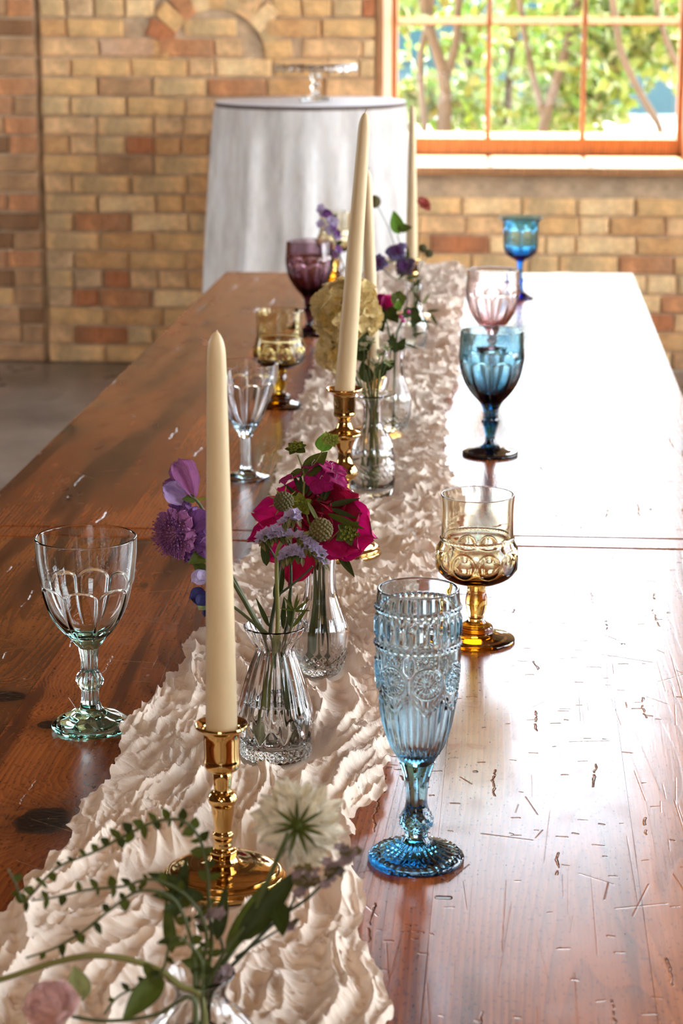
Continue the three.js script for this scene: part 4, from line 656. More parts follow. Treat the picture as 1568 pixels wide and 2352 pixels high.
function pins(t, c, axis, R, count, len, mat, seed, thick = 0.00045) { // a cushion of pins
  const r = random(seed), f = frame(axis), list = [], one = new THREE.CylinderGeometry(thick * 0.6, thick * 0.5, 1, 4).translate(0, 0.5, 0), head = new THREE.IcosahedronGeometry(thick * 1.7, 0).translate(0, 1, 0);
  for (let i = 0; i < count; i++) { const u = Math.sqrt((i + 0.5) / count), a = i * 2.39996, d = V(u * Math.cos(a), u * Math.sin(a), Math.sqrt(Math.max(0.03, 1 - u * u * 0.93))).applyMatrix4(f.clone().setPosition(0, 0, 0)).normalize(); const q = new THREE.Quaternion().setFromUnitVectors(V(0, 1, 0), d), L = len * (0.7 + r() * 0.5); for (const [g, sy] of [[one.clone(), L], [head.clone(), 1]]) { if (sy !== 1) g.scale(1, sy, 1); else g.translate(0, L - 1, 0); list.push((g.index ? g.toNonIndexed() : g).applyMatrix4(new THREE.Matrix4().compose(c.clone().addScaledVector(d, R * 0.55).sub(t.base || t.position), q, V(1, 1, 1)))); } }
  for (const g of list) { g.deleteAttribute('uv'); g.deleteAttribute('normal'); }
  const g = mergeGeometries(list); g.computeVertexNormals(); const m = part(t, 'stamens', g, mat); m.userData.kind = 'stuff'; return m;
}
function pod(t, c, R, mat, axis) { // a knobbly seed head
  const list = [new THREE.IcosahedronGeometry(R * 0.88, 2)], one = new THREE.IcosahedronGeometry(R * 0.155, 1), n = 110;
  for (let i = 0; i < n; i++) { const y = 1 - 2 * (i + 0.5) / n, q = Math.sqrt(1 - y * y), a2 = i * 2.39996; list.push(one.clone().translate(q * Math.cos(a2) * R * 0.92, y * R * 0.92, q * Math.sin(a2) * R * 0.92)); }
  return put(t, 'seed_head', mergeGeometries(list), mat, c, axis || toEye(c));
}
function leafOn(t, geo, mat, px, py, z, len, dirPx, o = {}) { // a leaf starting at a place and pointing along a direction in the picture
  const p = at(px, py, z), a = Math.atan2(-dirPx[0], -dirPx[1]); const ax = toEye(p); ax.y += o.up ?? 0.3; ax.x += o.side ?? 0;
  return put(t, o.name || 'leaf', geo, mat, p, ax, { spin: a, tilt: o.tilt ?? 0, scale: len, sx: o.sx });
}
// --- wide-collared vase: purple scabious, sweet pea, statice, seed heads
{
  const z = -1.6795, neck = (dx, dy = 0) => [633 + dx, 1496 + dy];
  const s = flower('purple_scabious', 'purple pincushion scabious leaning out left of the foremost taper candle', V1, [[696, 1690], neck(20), [598, 1442], [556, 1372, 0.006], [512, 1300, 0.01], [470, 1245, 0.012], [440, 1228, 0.014]], z, 0.0022, 0.0015);
  const c = at(414, 1224, -1.664), ax = V(-0.55, 0.05, 0.85), sh = head(s);
  ring(sh, PETAL.frill, purple, c.clone().addScaledVector(ax, -0.004), ax, 16, 0.0255, -0.12, { seed: 4, sx: 1.2 });
  ring(sh, PETAL.frill, mauve, c.clone().addScaledVector(ax, 0.002), ax, 15, 0.0205, 0.35, { seed: 5, sx: 1.2 });
  ring(sh, PETAL.frill, purple, c.clone().addScaledVector(ax, 0.004), ax, 14, 0.015, 0.75, { seed: 6, sx: 1.2 });
  put(sh, 'flower_core', new THREE.IcosahedronGeometry(0.0105, 3), pinMat, c.clone().addScaledVector(ax, 0.004), ax);
  pins(sh, c.clone().addScaledVector(ax, 0.001), ax, 0.020, 190, 0.0105, petalMat(0.30, 0.10, 0.26), 8, 0.0005);
  leafOn(s, LEAF.oval, green, 480, 1270, -1.668, 0.022, [-0.9, 0.6], { tilt: 0.5 });
  const p = flower('sweet_pea', 'violet sweet pea blossom curling up above the purple scabious', V1, [[684, 1700], neck(8, 6), [602, 1446], [548, 1350], [503, 1260], [474, 1185], [452, 1150], [440, 1140]], z, 0.0020, 0.0012);
  const ph = head(p);
  const horn = petalShape(0.36, 1.0, 1.3, -0.22, 33, 2.6, 12, 12), fan = petalShape(0.40, 0.7, 1.8, 0.25, 35, 2.4, 12, 12);
  for (const [geo, m, x, y, len, dir, tilt, sx] of [[horn, mauve, 447, 1142, 0.034, [-0.36, -0.95], 0.15, 0.85], [fan, petalMat(0.47, 0.20, 0.44), 444, 1144, 0.031, [-0.52, -0.9], -0.25, 0.6], [fan, petalMat(0.44, 0.30, 0.56), 432, 1158, 0.026, [-0.95, -0.62], 0.25, 0.85], [fan, purple, 430, 1160, 0.025, [-0.75, -0.75], -0.2, 0.7], [PETAL.frill[0], purple, 428, 1156, 0.018, [-0.6, 0.5], 0.3, 1.3]]) leafOn(ph, geo, m, x, y, z, len, dir, { name: 'petal', tilt, sx, up: 0.15 });
  leafOn(ph, LEAF.oval, green, 449, 1146, z, 0.012, [-0.8, 0.1], { name: 'calyx', tilt: 0.5 }); leafOn(ph, LEAF.narrow, limeGreen, 450, 1148, z, 0.014, [1, -0.1], { name: 'calyx' });
  const low = flower('sweet_pea', 'dark indigo sweet pea drooping beside the front candle, below the scabious', V1, [[678, 1705], neck(2, 8), [600, 1450], [545, 1400], [500, 1372], [470, 1368]], z, 0.0018, 0.0011);
  const lh = head(low);
  for (const [m, x, y, len, dir, tilt, sx] of [[indigo, 476, 1368, 0.017, [-1, 0.2], 0.3, 1], [indigo, 474, 1372, 0.014, [-0.8, 0.8], 0.5, 0.9], [paleGreen, 476, 1378, 0.012, [-0.7, 0.9], 0.2, 0.9], [lilac, 476, 1318, 0.016, [-0.9, 0.5], 0.2, 0.9], [lilac, 474, 1312, 0.014, [-0.6, 1], 0.5, 0.8], [indigo, 472, 1400, 0.009, [-0.1, 1], 0.5, 0.6]]) leafOn(lh, PETAL.heart, m, x, y, z + 0.004, len, dir, { name: 'petal', tilt, sx, up: 0.15 });
  leafOn(low, LEAF.oval, green, 478, 1322, z, 0.017, [-0.9, -0.8], { tilt: 0.2 });
  // statice: a winged dark stem with clusters of small ruffled trumpets
  const st = flower('lavender_statice', 'lavender statice sprays in front of the magenta peony', V1, [[598, 1715], neck(-14), [622, 1440], [634, 1370], [642, 1300], [655, 1262]], z, 0.0021, 0.0014, darkStem);
  sprig(st, [[634, 1370], [668, 1345], [700, 1318], [718, 1300]], z, 0.0011, 0.0009, darkStem); sprig(st, [[642, 1310], [628, 1275], [618, 1258]], z, 0.0011, 0.0009, darkStem); sprig(st, [[655, 1270], [672, 1230], [682, 1212]], z, 0.0011, 0.0009, darkStem); sprig(st, [[650, 1300], [664, 1295], [672, 1290]], z, 0.001, 0.0008, darkStem);
  const r = random(31), rows = [[594, 1246, 665, 1228, 11], [598, 1236, 650, 1222, 8], [644, 1202, 686, 1196, 7], [660, 1190, 684, 1184, 4], [646, 1284, 696, 1278, 9], [650, 1274, 690, 1268, 6], [680, 1232, 716, 1258, 8], [700, 1256, 744, 1296, 11], [706, 1250, 742, 1284, 7]];
  for (const [x0, y0, x1, y1, n] of rows) { const sc = head(st, 'floret_cluster'); for (let i = 0; i < n; i++) { const k = (i + 0.5) / n, w = at(mix(x0, x1, k) + (r() - 0.5) * 4, mix(y0, y1, k) - 7 * Math.sin(k * 3.1416) + (r() - 0.5) * 5, z + 0.010 + r() * 0.006), a = V(-0.4 + k * 0.9 + (r() - 0.5) * 0.5, 1.0, 0.7 + (r() - 0.5) * 0.4); put(sc, 'floret', TRUMPET, lilac, w, a, { scale: 0.0046 + r() * 0.0016, spin: r() * 6 }); put(sc, 'calyx', LEAF.oval, i % 2 ? green : podMat, w.clone().addScaledVector(a.clone().normalize(), -0.0005), a.clone().multiplyScalar(1).add(V(0.8, 0, 0.4)), { scale: 0.0085, spin: 3.1416 + (r() - 0.5), sx: 0.7 }); } }
  leafOn(st, LEAF.long, deepGreen, 632, 1380, z, 0.030, [0.25, -1], {}); leafOn(st, LEAF.narrow, deepGreen, 618, 1440, z, 0.026, [-0.45, -1], {}); leafOn(st, LEAF.long, deepGreen, 612, 1300, z - 0.004, 0.028, [-0.1, -1], { tilt: 0.3 });
  // hooked seed head
  const h = flower('hooked_seed_head', 'round seed head on a bright green stem bent like a hook', V1, [[590, 1722], neck(-4, 2), [637, 1445], [637, 1380], [635, 1310], [638, 1262], [655, 1238], [684, 1228], [716, 1222]], z + 0.012, 0.0019, 0.0016, limeStem);
  pod(h, at(737, 1217, z + 0.013), 0.0093, podMat, V(0.8, 0.2, 0.6));
  for (let i = 0; i < 7; i++) { const a = i / 7 * 6.28; leafOn(h, LEAF.narrow, green, 722, 1220, z + 0.012, 0.013, [Math.cos(a) * 0.6 + 0.2, Math.sin(a)], { name: 'bract', tilt: 0.6 }); }
  const h2 = flower('seed_head', 'olive seed head half sunk among the magenta petals', V1, [[655, 1690], neck(12, 4), [660, 1430], [668, 1330], [662, 1230], [652, 1165]], z - 0.02, 0.0015, 0.0011, darkStem);
  pod(h2, at(651, 1152, z - 0.008), 0.0080, podDark); for (let i = 0; i < 9; i++) { const a = i / 9 * 6.28; leafOn(h2, LEAF.narrow, limeGreen, 651 + 18 * Math.cos(a), 1152 + 18 * Math.sin(a), z - 0.010, 0.007, [Math.cos(a), Math.sin(a)], { name: 'bract' }); }
  const sp = flower('leafy_sprig', 'small fresh green sprig at the collar of the ribbed vase', V1, [[640, 1640], neck(18, 4), [668, 1442], [676, 1400]], z + 0.008, 0.0013, 0.0009, stemMat);
  for (const [x, y, l, d] of [[667, 1442, 0.030, [-0.04, -1]], [672, 1440, 0.020, [0.8, -1]], [676, 1404, 0.016, [0.9, -0.7]], [676, 1404, 0.015, [-0.6, -0.8]], [676, 1402, 0.014, [0.2, -1]], [676, 1404, 0.013, [1, 0.0]], [676, 1402, 0.012, [-0.9, -0.1]], [650, 1445, 0.026, [0.03, -1]], [676, 1400, 0.010, [0.5, -1]]]) leafOn(sp, LEAF.narrow, l > 0.022 ? deepGreen : green, x, y, z + 0.008, l, d, { sx: 1.1 });
}
// --- slim vase: magenta peony, dianthus, bupleurum
{
  const z = -1.9021, neck = (dx, dy = 0) => [737 + dx, 1320 + dy];
  const p = flower('magenta_peony', 'large magenta peony with broad open petals in the slim clear vase', V2, [[716, 1520], neck(-8), [732, 1265], [724, 1222]], z, 0.0028, 0.0024, stemMat), c = at(722, 1196, z + 0.004), ax = V(0.06, 0.30, 1), ph = head(p);
  const list = [[-17, 146, 1.05, 0.10, 0], [8, 120, 0.95, 0.25, 1], [30, 118, 0.95, 0.10, 1], [55, 108, 0.9, 0.15, 1], [82, 92, 0.9, 0.3, 1], [112, 100, 0.9, 0.2, 1], [140, 112, 0.95, 0.15, 0], [173, 144, 0.62, 0.04, 0], [198, 154, 0.48, 0.02, 0], [220, 150, 0.48, 0.05, 0], [250, 156, 0.5, -0.05, 1], [-52, 118, 0.85, 0.1, 0], [-34, 128, 0.8, 0.15, 0]];
  list.forEach(([a, L, w, tilt, k], i) => put(ph, 'petal', PETAL.wide[i % 4], k ? crimson : magenta, c.clone().addScaledVector(ax, 0.0006 * i), ax, { spin: (a - 90) * Math.PI / 180, tilt: tilt + 0.1, scale: L / 2470, sx: w }));
  ring(ph, PETAL.wide, crimson, c.clone().addScaledVector(ax, 0.008), ax, 9, 0.030, 0.75, { seed: 12, sx: 0.95 }); ring(ph, PETAL.wide, crimson, c.clone().addScaledVector(ax, 0.010), ax, 6, 0.022, 1.05, { seed: 13, sx: 0.9 });
  leafOn(p, LEAF.long, deepGreen, 690, 1330, z, 0.034, [0.8, -1], {}); leafOn(p, LEAF.long, deepGreen, 775, 1265, z + 0.02, 0.030, [0.6, 1], {});
  const d = flower('crimson_dianthus', 'small fringed crimson dianthus blossoms above the peony', V2, [[748, 1520], neck(4), [745, 1262], [742, 1190, 0.02], [738, 1120, 0.02], [738, 1096, 0.02]], z, 0.0015, 0.0012, darkStem);
  const fringed = petalShape(0.46, 0.2, 1.3, 0.05, 15, 1.35), zz = z + 0.03;
  const blossom = (px, py, axis, R) => { const w = at(px, py, zz), bh = head(d, 'blossom'); for (let i = 0; i < 5; i++) put(bh, 'petal', fringed, i % 2 ? pinkRed : petalMat(0.34, 0.006, 0.12), w, axis, { spin: i / 5 * 6.283 + 0.3, tilt: 0.12, scale: R }); put(bh, 'stamen', tube([V(0, 0, 0), V(0.0005, 0.001, 0.003), V(0.002, 0.003, 0.005), V(0.003, 0.002, 0.006)], 0.0003, 0.0002, 5), palePin, w, axis); };
  blossom(735, 1100, V(0.0, 0.25, 1), 0.0148); blossom(762, 1080, V(0.35, 0.95, 0.10), 0.016); blossom(716, 1070, V(-0.2, 1, 0.15), 0.010); blossom(672, 1098, V(-0.45, 0.9, 0.05), 0.014); blossom(770, 1100, V(0.6, 0.8, 0.2), 0.014);
  for (const [x, y, l, dx, dy] of [[690, 1130, 0.020, -0.4, -1], [694, 1134, 0.019, -0.1, -1], [685, 1138, 0.018, -0.9, -0.7], [700, 1136, 0.020, 0.3, -1], [688, 1142, 0.014, -1, -0.2], [706, 1140, 0.018, 0.6, -0.9], [738, 1150, 0.022, 0.2, -1], [742, 1152, 0.024, 0.5, -1], [735, 1156, 0.02, -0.3, -1], [760, 1168, 0.026, 0.9, 0.4], [752, 1162, 0.03, 1, -0.2], [720, 1150, 0.02, -0.6, 0.3]]) leafOn(d, LEAF.narrow, deepGreen, x, y, z + 0.028, l, [dx, dy], { name: 'bract', sx: 1.2 });
  leafOn(d, LEAF.narrow, green, 752, 1180, z + 0.04, 0.042, [0.85, 0.5], { name: 'leaf', sx: 0.9, tilt: 0.3 }); leafOn(d, LEAF.narrow, paleGreen, 706, 1152, z + 0.04, 0.03, [0.5, 1], { name: 'leaf', sx: 0.8 });
  const b = flower('bupleurum', 'lime green bupleurum rising above the magenta peony', V2, [[734, 1505], neck(0, -4), [733, 1266], [712, 1210, 0.03], [697, 1150, 0.03], [698, 1090, 0.03], [690, 1062, 0.03], [684, 1045, 0.03]], z, 0.0014, 0.0008, limeStem);
  sprig(b, [[697, 1095], [715, 1075], [732, 1050], [740, 1034]], z + 0.03, 0.0008, 0.0006, limeStem); sprig(b, [[735, 1262, -0.02], [758, 1240], [780, 1218], [796, 1205]], z + 0.03, 0.0008, 0.0006, limeStem);
  leafOn(b, LEAF.round, green, 698, 1090, z + 0.03, 0.030, [0.65, -0.55], { sx: 0.6, tilt: 0.3 }); leafOn(b, LEAF.round, green, 697, 1086, z + 0.03, 0.012, [-1, 0.1], { sx: 0.8 }); leafOn(b, LEAF.round, brightGreen, 741, 1038, z + 0.032, 0.018, [0.15, -1], { sx: 0.95 });
  const umbel = (px, py, R, n, axis, m) => { const w = at(px, py, z + 0.036), r = random(px), uh = head(b, 'umbel'); ring(uh, LEAF.round, m, w, axis, 6, R, 0.1, { name: 'bract', seed: px, sx: 0.85 }); for (let i = 0; i < n; i++) { const a = i * 2.4, q = R * 0.62 * Math.sqrt((i + 0.5) / n), f = frame(axis); put(uh, 'floret', STAR5, limeGreen, w.clone().add(V(q * Math.cos(a), q * Math.sin(a), 0.002 + r() * 0.001).applyMatrix4(f)), axis, { scale: R * 0.20, spin: r() * 6 }); } };
  umbel(681, 1032, 0.0105, 16, V(-0.2, 0.9, 0.45), green); umbel(756, 1014, 0.0095, 12, V(0.3, 0.75, 0.6), limeGreen); umbel(692, 1162, 0.0120, 14, V(-0.1, 0.4, 0.9), limeGreen); umbel(797, 1222, 0.0125, 14, V(0.3, 0.1, 0.9), green);
}
// --- flared vase behind the tilting candle: cream hydrangea and astrantia
{
  const z = -2.6286, mop = (name, label, px, py, zc, R, n, m, seed, stem, base) => {
    const t = flower(name, label, base, stem, zc, 0.0022, 0.0018), c = at(px, py, zc), r = random(seed), mh = head(t);
    for (let i = 0; i < n; i++) { const y = 1 - 2 * (i + 0.5) / n, a = i * 2.39996, q = Math.sqrt(1 - y * y), d = V(q * Math.cos(a), y, q * Math.sin(a)), w = c.clone().addScaledVector(d, R * (0.74 + r() * 0.3)); put(mh, 'floret', STAR4, r() < 0.25 ? butter : m, w, d.add(V((r() - 0.5) * 0.5, (r() - 0.5) * 0.5, (r() - 0.5) * 0.5)), { scale: R * 0.40 * (0.8 + r() * 0.4), spin: r() * 6 }); }
    put(mh, 'flower_core', new THREE.IcosahedronGeometry(R * 0.5, 2), butter, c, V(0, 0, 1)); return t;
  };
  mop('cream_hydrangea', 'cream hydrangea head split by the tilting taper candle', 798, 716, -2.78, 0.0385, 130, cream, 3, [[842, 1110], [850, 930], [826, 800], [802, 730]], V3);
  mop('cream_hydrangea', 'smaller cream hydrangea low behind the left edge of the tilting candle', 776, 806, -2.80, 0.0255, 80, cream, 4, [[838, 1115], [846, 935], [812, 860], [785, 812]], V3);
  const t = flower('astrantia', 'pale greenish astrantia heads on several stems in the flared vase', V3, [[850, 1115], [858, 985], [856, 925], [848, 850], [842, 815]], z, 0.0012, 0.0008), r = random(77);
  for (const [x, y] of [[872, 815], [888, 834], [862, 838], [884, 800], [836, 800], [850, 786]]) { const p = sprig(t, [[850 + (x - 860) * 0.1, 1110], [856 + (x - 860) * 0.25, 960], [852 + (x - 860) * 0.6, 890], [x, y]], z, 0.0010, 0.0007), w = p[p.length - 1], a = V((x - 860) / 60, 0.7, 0.6), ah = head(t, 'blossom'); ring(ah, LEAF.narrow, x % 2 ? ivory : paleGreen, w, a, 10, 0.0095, 0.35, { name: 'bract', seed: x, sx: 1.5 }); for (let i = 0; i < 9; i++) put(ah, 'floret', STAR5, ivory, w.clone().add(V((r() - 0.5) * 0.008, 0.002 + r() * 0.004, (r() - 0.5) * 0.008)), a, { scale: 0.003, spin: r() * 6 }); }
  for (const [x, y, l, d] of [[846, 880, 0.03, [-0.3, -1]], [838, 830, 0.028, [-0.5, -0.8]], [866, 870, 0.026, [0.4, -1]], [880, 850, 0.02, [0.7, -0.6]], [832, 812, 0.03, [0.2, -1]]]) leafOn(t, LEAF.oval, deepGreen, x, y, z - 0.01, l, d, {});
  for (const dx of [-14, -5, 4, 10]) sprig(t, [[852 + dx, 1118], [854 + dx * 1.2, 1000], [856 + dx, 930], [850 + dx * 2.2, 850]], z + 0.004, 0.0016, 0.001, dx % 2 ? stemMat : limeStem);
}
// --- slim vase: round magenta bud and lobed leaves
{
  const z = -3.05, b = flower('ranunculus_bud', 'round magenta bud standing over dark lobed leaves', V4, [[905, 985], [905, 860], [896, 780], [884, 724], [880, 708]], z, 0.0016, 0.0013), c = at(880, 698, z), up = V(0.05, 1, 0.3), rh = head(b);
  ring(rh, petalShape(0.62, 1.1, 0.2, 0.35, 21, 0.8), pinkRed, c.clone().addScaledVector(up, -0.010), up, 5, 0.0215, 1.25, { seed: 3 }); ring(rh, petalShape(0.62, 1.1, 0.2, 0.4, 22, 0.8), magenta, c.clone().addScaledVector(up, -0.009), up, 5, 0.0200, 1.4, { seed: 4, shift: 0.5 });
  put(rh, 'flower_core', new THREE.IcosahedronGeometry(0.0085, 2), crimson, c, up); ring(rh, LEAF.narrow, green, c.clone().addScaledVector(up, -0.010), up, 5, 0.010, 0.2, { name: 'sepal', seed: 5, sx: 2 });
  const l = flower('geranium_stem', 'dark green lobed geranium leaves with tiny pink buds in the second vase', V4, [[902, 990], [906, 865], [908, 800], [912, 760], [925, 735]], z + 0.01, 0.0015, 0.001);
  for (const [x, y, s, sp, ax] of [[898, 752, 0.034, 0.6, [-0.2, 0.35, 1]], [932, 742, 0.026, -0.7, [0.3, 0.2, 1]], [916, 772, 0.024, 2.8, [0.1, 0.1, 1]], [912, 700, 0.020, -0.2, [0.25, 0.3, 1]]]) put(l, 'leaf', LOBED, y < 720 ? green : deepGreen, at(x, y, z + 0.02), V(...ax), { spin: sp, scale: s });
  leafOn(l, LEAF.oval, brightGreen, 906, 716, z, 0.022, [0.5, -1], {}); for (const [x, y] of [[926, 737], [921, 728], [938, 716]]) put(l, 'bud', new THREE.IcosahedronGeometry(0.0028, 2), petalMat(0.7, 0.10, 0.35), at(x, y, z + 0.03), V(0, 1, 0)); sprig(l, [[908, 800], [915, 760], [922, 730]], z + 0.02, 0.0008, 0.0006);
  for (const [x, y, d] of [[940, 742, [0.8, -1]], [950, 716, [0.3, -1]], [946, 770, [1, -0.2]], [930, 790, [1, 0.4]], [958, 735, [0.9, 0.2]]]) leafOn(l, LEAF.narrow, green, x, y, z, 0.022, d, {});
}
// --- far vase: thin greens, blue flowers, seed pods
{
  const z = -3.75, top = (dx) => [950 + dx, 655], f = flower('wild_greens', 'tall loose greens with one big leaf before the distant candle', V5, [[950, 770], top(0), [938, 610], [922, 570], [912, 540]], z, 0.0014, 0.0008);
  leafOn(f, LEAF.round, brightGreen, 916, 538, z, 0.042, [-0.25, -1], { sx: 0.62, tilt: 0.2 }); leafOn(f, LEAF.round, green, 912, 526, z, 0.026, [1, -0.1], { sx: 0.7 });
  const pts = [[925, 590], [938, 620], [930, 640], [952, 610], [958, 640], [946, 660], [966, 660], [936, 600], [962, 690], [970, 700], [952, 720], [975, 730], [944, 700], [980, 715], [988, 720], [966, 745]], r = random(9);
  pts.forEach(([x, y], i) => leafOn(f, LEAF.narrow, i % 3 ? green : paleGreen, x, y, z + (r() - 0.5) * 0.03, 0.020 + r() * 0.014, [r() * 2 - 1, r() * 1.6 - 1], { sx: 1.4 }));
  sprig(f, [top(3), [962, 620], [972, 590], [972, 575]], z, 0.0008, 0.0006); sprig(f, [[966, 612], [980, 592], [984, 585]], z, 0.0007, 0.0005); for (const [x, y] of [[971, 570], [985, 582]]) pod(f, at(x, y, z), 0.0072, podDark);
  const p = flower('seed_head', 'small far seed head on a thin stem before the white lace skirt', V5, [[946, 775], top(-6), [915, 590], [890, 520], [866, 472]], z, 0.0010, 0.0007, stemMat); pod(p, at(860, 463, z), 0.0105, podMat);
  for (const [label, spot, via] of [['violet blue blossom near the distant candle foot', [910, 578], [925, 610]], ['violet blue blossom between the two tall candles and the far greens', [868, 606], [905, 640]], ['dusky violet bloom low beside the distant candlestick socket', [930, 612], [938, 630]]]) { const b = flower('violet_blossom', label, V5, [[952, 778], top(4), via, spot], z, 0.0009, 0.0007), c = at(...spot, z), ax = V(-0.2, 0.5, 0.8), vh = head(b); ring(vh, PETAL.frill, spot[0] === 930 ? petalMat(0.14, 0.09, 0.16) : petalMat(0.20, 0.16, 0.34), c, ax, 8, 0.019, 0.3, { seed: spot[0], sx: 1.3 }); ring(vh, PETAL.frill, purple, c, ax, 6, 0.012, 0.8, { seed: spot[0] + 1, sx: 1.3 }); }
  const red = flower('red_blossom', 'small red blossom peeping past the distant taper candle', V5, [[955, 776], top(6), [962, 560], [966, 500]], z - 0.5, 0.0010, 0.0008); ring(head(red), PETAL.wide, petalMat(0.50, 0.12, 0.09), at(966, 474, z - 0.5), V(0.6, 0.5, 0.6), 7, 0.021, 0.6, { seed: 5 });
  const z7 = -3.95; for (const [label, spot] of [['lavender sweet pea sprig above the rim of the purple goblet', [752, 506]], ['lavender blossom touching the purple goblet rim', [764, 566]]]) { const b = flower('lavender_sprig', label, V7, [[800, 760], [798, 645], [785, 600], [spot[0] + 6, spot[1] + 12]], z7, 0.0011, 0.0008), c = at(...spot, z7), r2 = random(spot[0]), gh = head(b); for (let i = 0; i < 8; i++) put(gh, 'petal', PETAL.frill[i % 3], i % 3 ? lilac : purple, c.clone().add(V((r2() - 0.5) * 0.022, (r2() - 0.5) * 0.030, (r2() - 0.5) * 0.02)), V(r2() - 0.5, r2() * 0.6, 0.8), { scale: 0.016 + r2() * 0.008, spin: r2() * 6, sx: 1.4 }); leafOn(b, LEAF.oval, deepGreen, spot[0] + 8, spot[1] - 4, z7, 0.014, [1, -0.6], {}); }
}
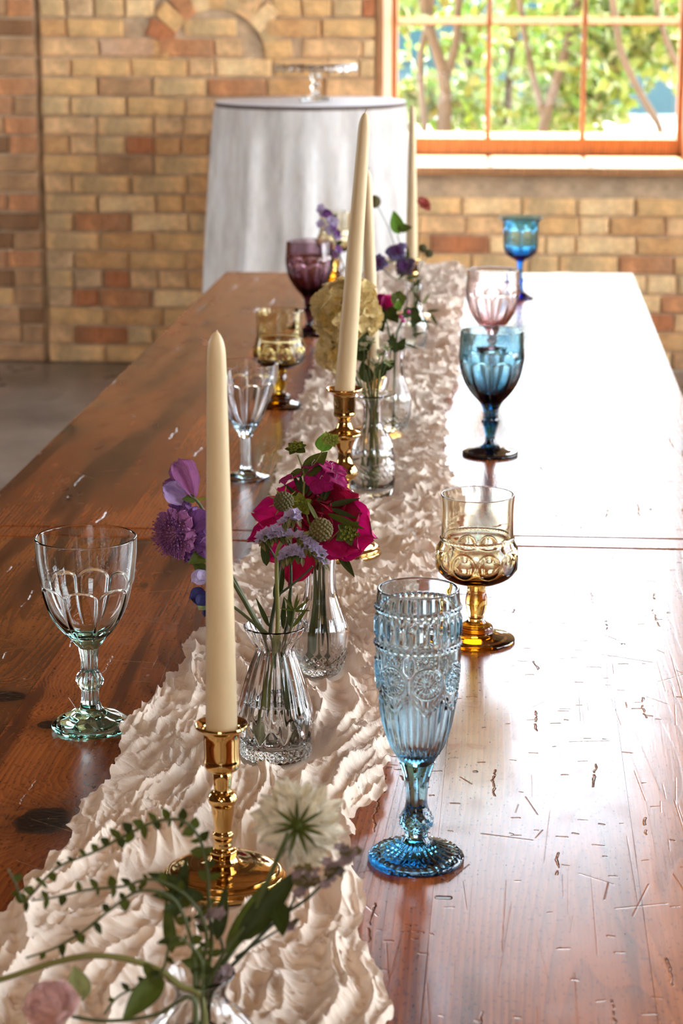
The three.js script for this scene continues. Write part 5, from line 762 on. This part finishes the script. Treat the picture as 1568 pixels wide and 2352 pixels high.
// --- round vase at the bottom of the picture: white scabious, vines, blades
{
  const z = -1.09, mouth = (dx, dy = 0) => [460 + dx, 2276 + dy];
  const w = flower('white_scabious', 'white scabious seen from behind with green bracts, before the brass foot', V6, [[470, 2420], mouth(20), [560, 2140], [612, 2030], [640, 1965], [662, 1915]], z, 0.0017, 0.0014), c = at(682, 1898, z - 0.004), away = V(0.10, 0.22, 1), wh = head(w);
  ring(wh, PETAL.strap, ivory, c.clone().addScaledVector(away, -0.007), away, 28, 0.0255, -0.10, { seed: 2, sx: 1.2 }); ring(wh, PETAL.strap, ivory, c.clone().addScaledVector(away, -0.011), away, 26, 0.0235, -0.40, { seed: 3, sx: 1.3 }); ring(wh, PETAL.strap, ivory, c.clone().addScaledVector(away, -0.014), away, 22, 0.020, -0.75, { seed: 7, sx: 1.4 }); ring(wh, PETAL.strap, petalMat(0.88, 0.82, 0.66), c.clone().addScaledVector(away, -0.004), away, 20, 0.018, 0.08, { seed: 4, sx: 1.3 });
  ring(wh, LEAF.narrow, green, c, away, 13, 0.0155, 0.10, { name: 'bract', seed: 6, sx: 0.8 }); put(wh, 'flower_core', new THREE.IcosahedronGeometry(0.0030, 2), green, c, away);
  const vine = (label, pts, z0, every, size, seed, r0 = 0.0013) => { const t = flower('leafy_vine', label, V6, pts, z0, r0, 0.0006, stemMat), cv = new THREE.CatmullRomCurve3(t.points), r = random(seed), n = Math.floor(cv.getLength() / every); for (let i = 2; i < n; i++) { const k = i / n; if (k < 0.22) continue; const q = cv.getPointAt(k), tg = cv.getTangentAt(k); for (const side of [-1, 1]) { if (r() < 0.25) continue; const ax = toEye(q).add(V(r() - 0.5, r() * 0.6, 0)); const a = Math.atan2(-tg.x, tg.y) + side * (0.9 + r() * 0.5); put(t, 'leaf', r() < 0.5 ? LEAF.oval : LEAF.round, r() < 0.35 ? deepGreen : green, q, ax, { spin: a, scale: size * (0.6 + r() * 0.7), sx: 0.85 }); } } return t; };
  vine('long vine of small leaves arching over the dark knot in the wood', [[470, 2420], mouth(10), [486, 2170], [480, 2080], [474, 1980], [452, 1915], [420, 1885], [360, 1886], [300, 1912], [220, 1955], [130, 1994], [75, 2052], [55, 2072], [36, 2030], [18, 1996]], z - 0.004, 0.0075, 0.0066, 21);
  vine('second leafy vine reaching left below the brass foot', [[455, 2425], mouth(-8), [474, 2140], [430, 2060], [350, 2020], [280, 2036], [200, 2044], [120, 2062], [72, 2068]], z + 0.02, 0.0090, 0.0066, 22);
  vine('short drooping vine over the runner at lower left', [[450, 2420], mouth(-12), [440, 2160], [392, 2060], [322, 2046], [252, 2090], [190, 2140], [120, 2180], [60, 2200]], z + 0.035, 0.0105, 0.0062, 23);
  vine('small leafy shoot in front of the brass candlestick base', [[462, 2430], mouth(4), [460, 2200], [400, 2150], [372, 2230], [330, 2260], [270, 2290], [240, 2330]], z + 0.05, 0.010, 0.0060, 24, 0.001);
  const arch = flower('arching_stem', 'thick pale green stem arching out of the picture at lower left', V6, [[474, 2425], mouth(-4, 6), [420, 2268], [372, 2232], [300, 2205], [210, 2195], [120, 2212], [40, 2238], [-40, 2262]], z + 0.04, 0.0019, 0.0016, limeStem);
  leafOn(arch, LEAF.long, green, 372, 2240, z + 0.045, 0.040, [-0.75, 1], { sx: 1.3, tilt: 0.4 }); leafOn(arch, LEAF.narrow, green, 330, 2212, z + 0.045, 0.018, [0.4, 0.7], { sx: 2 });
  const bl = flower('broad_leaf_stem', 'broad blade-like green leaves leaning over the brass foot', V6, [[466, 2430], mouth(12, 2), [520, 2180], [560, 2130]], z + 0.01, 0.0015, 0.001);
  for (const [x, y, l, d, sx] of [[548, 2162, 0.052, [0.72, -0.75], 1.05], [520, 2190, 0.050, [0.55, -0.85], 0.8], [470, 2060, 0.030, [-1, 0.02], 1.2], [400, 2110, 0.034, [0.25, -1], 1], [395, 2190, 0.030, [-0.1, -1], 0.9], [640, 2070, 0.022, [0.1, 1], 1.8], [486, 2225, 0.018, [-0.9, -0.2], 2], [430, 2040, 0.024, [-0.9, -0.3], 1.3], [498, 2160, 0.03, [0.2, -1], 1]]) leafOn(bl, LEAF.long, y > 2180 ? green : deepGreen, x, y, z + 0.008, l, d, { sx, tilt: 0.2 });
  const st = flower('dusky_statice', 'dusky pink statice sprigs at right above the runner edge', V6, [[480, 2425], mouth(26, 4), [560, 2190], [640, 2110], [710, 2060], [760, 2010], [812, 1958]], z + 0.004, 0.0014, 0.0008, darkStem), r = random(51);
  sprig(st, [[640, 2110], [668, 2080], [690, 2030], [712, 2005]], z, 0.0008, 0.0006, darkStem); sprig(st, [[500, 2250], [510, 2170], [480, 2110]], z, 0.0009, 0.0007, darkStem); sprig(st, [[540, 2200], [600, 2160], [650, 2130]], z, 0.0009, 0.0006, darkStem);
  for (const [x, y, n] of [[800, 1965, 9], [770, 1998, 9], [742, 2030, 6], [705, 2012, 9], [660, 2120, 6], [486, 2108, 9], [512, 2248, 6], [690, 2040, 5]]) { const sc = head(st, 'floret_cluster'); for (let i = 0; i < n; i++) put(sc, 'floret', TRUMPET, i % 3 ? dustyPink : podMat, at(x + (r() - 0.5) * 46, y + (r() - 0.5) * 36, z + 0.006 * r()), V(r() - 0.5, 1, r()), { scale: 0.0035 + r() * 0.002, spin: r() * 6 }); }
  const pk = flower('pink_blossom', 'pale pink blossom cut by the lower left corner', V6, [[440, 2425], mouth(-20, 14), [360, 2330], [240, 2345], [165, 2335]], z + 0.07, 0.0012, 0.001), pc = at(140, 2322, z + 0.08); ring(head(pk), PETAL.wide, palePink, pc, V(-0.3, 0.6, 0.7), 7, 0.020, 0.6, { seed: 8 }); leafOn(pk, LEAF.oval, paleGreen, 190, 2300, z + 0.075, 0.02, [-0.2, -1], {});
}
renderer.render(scene, camera);
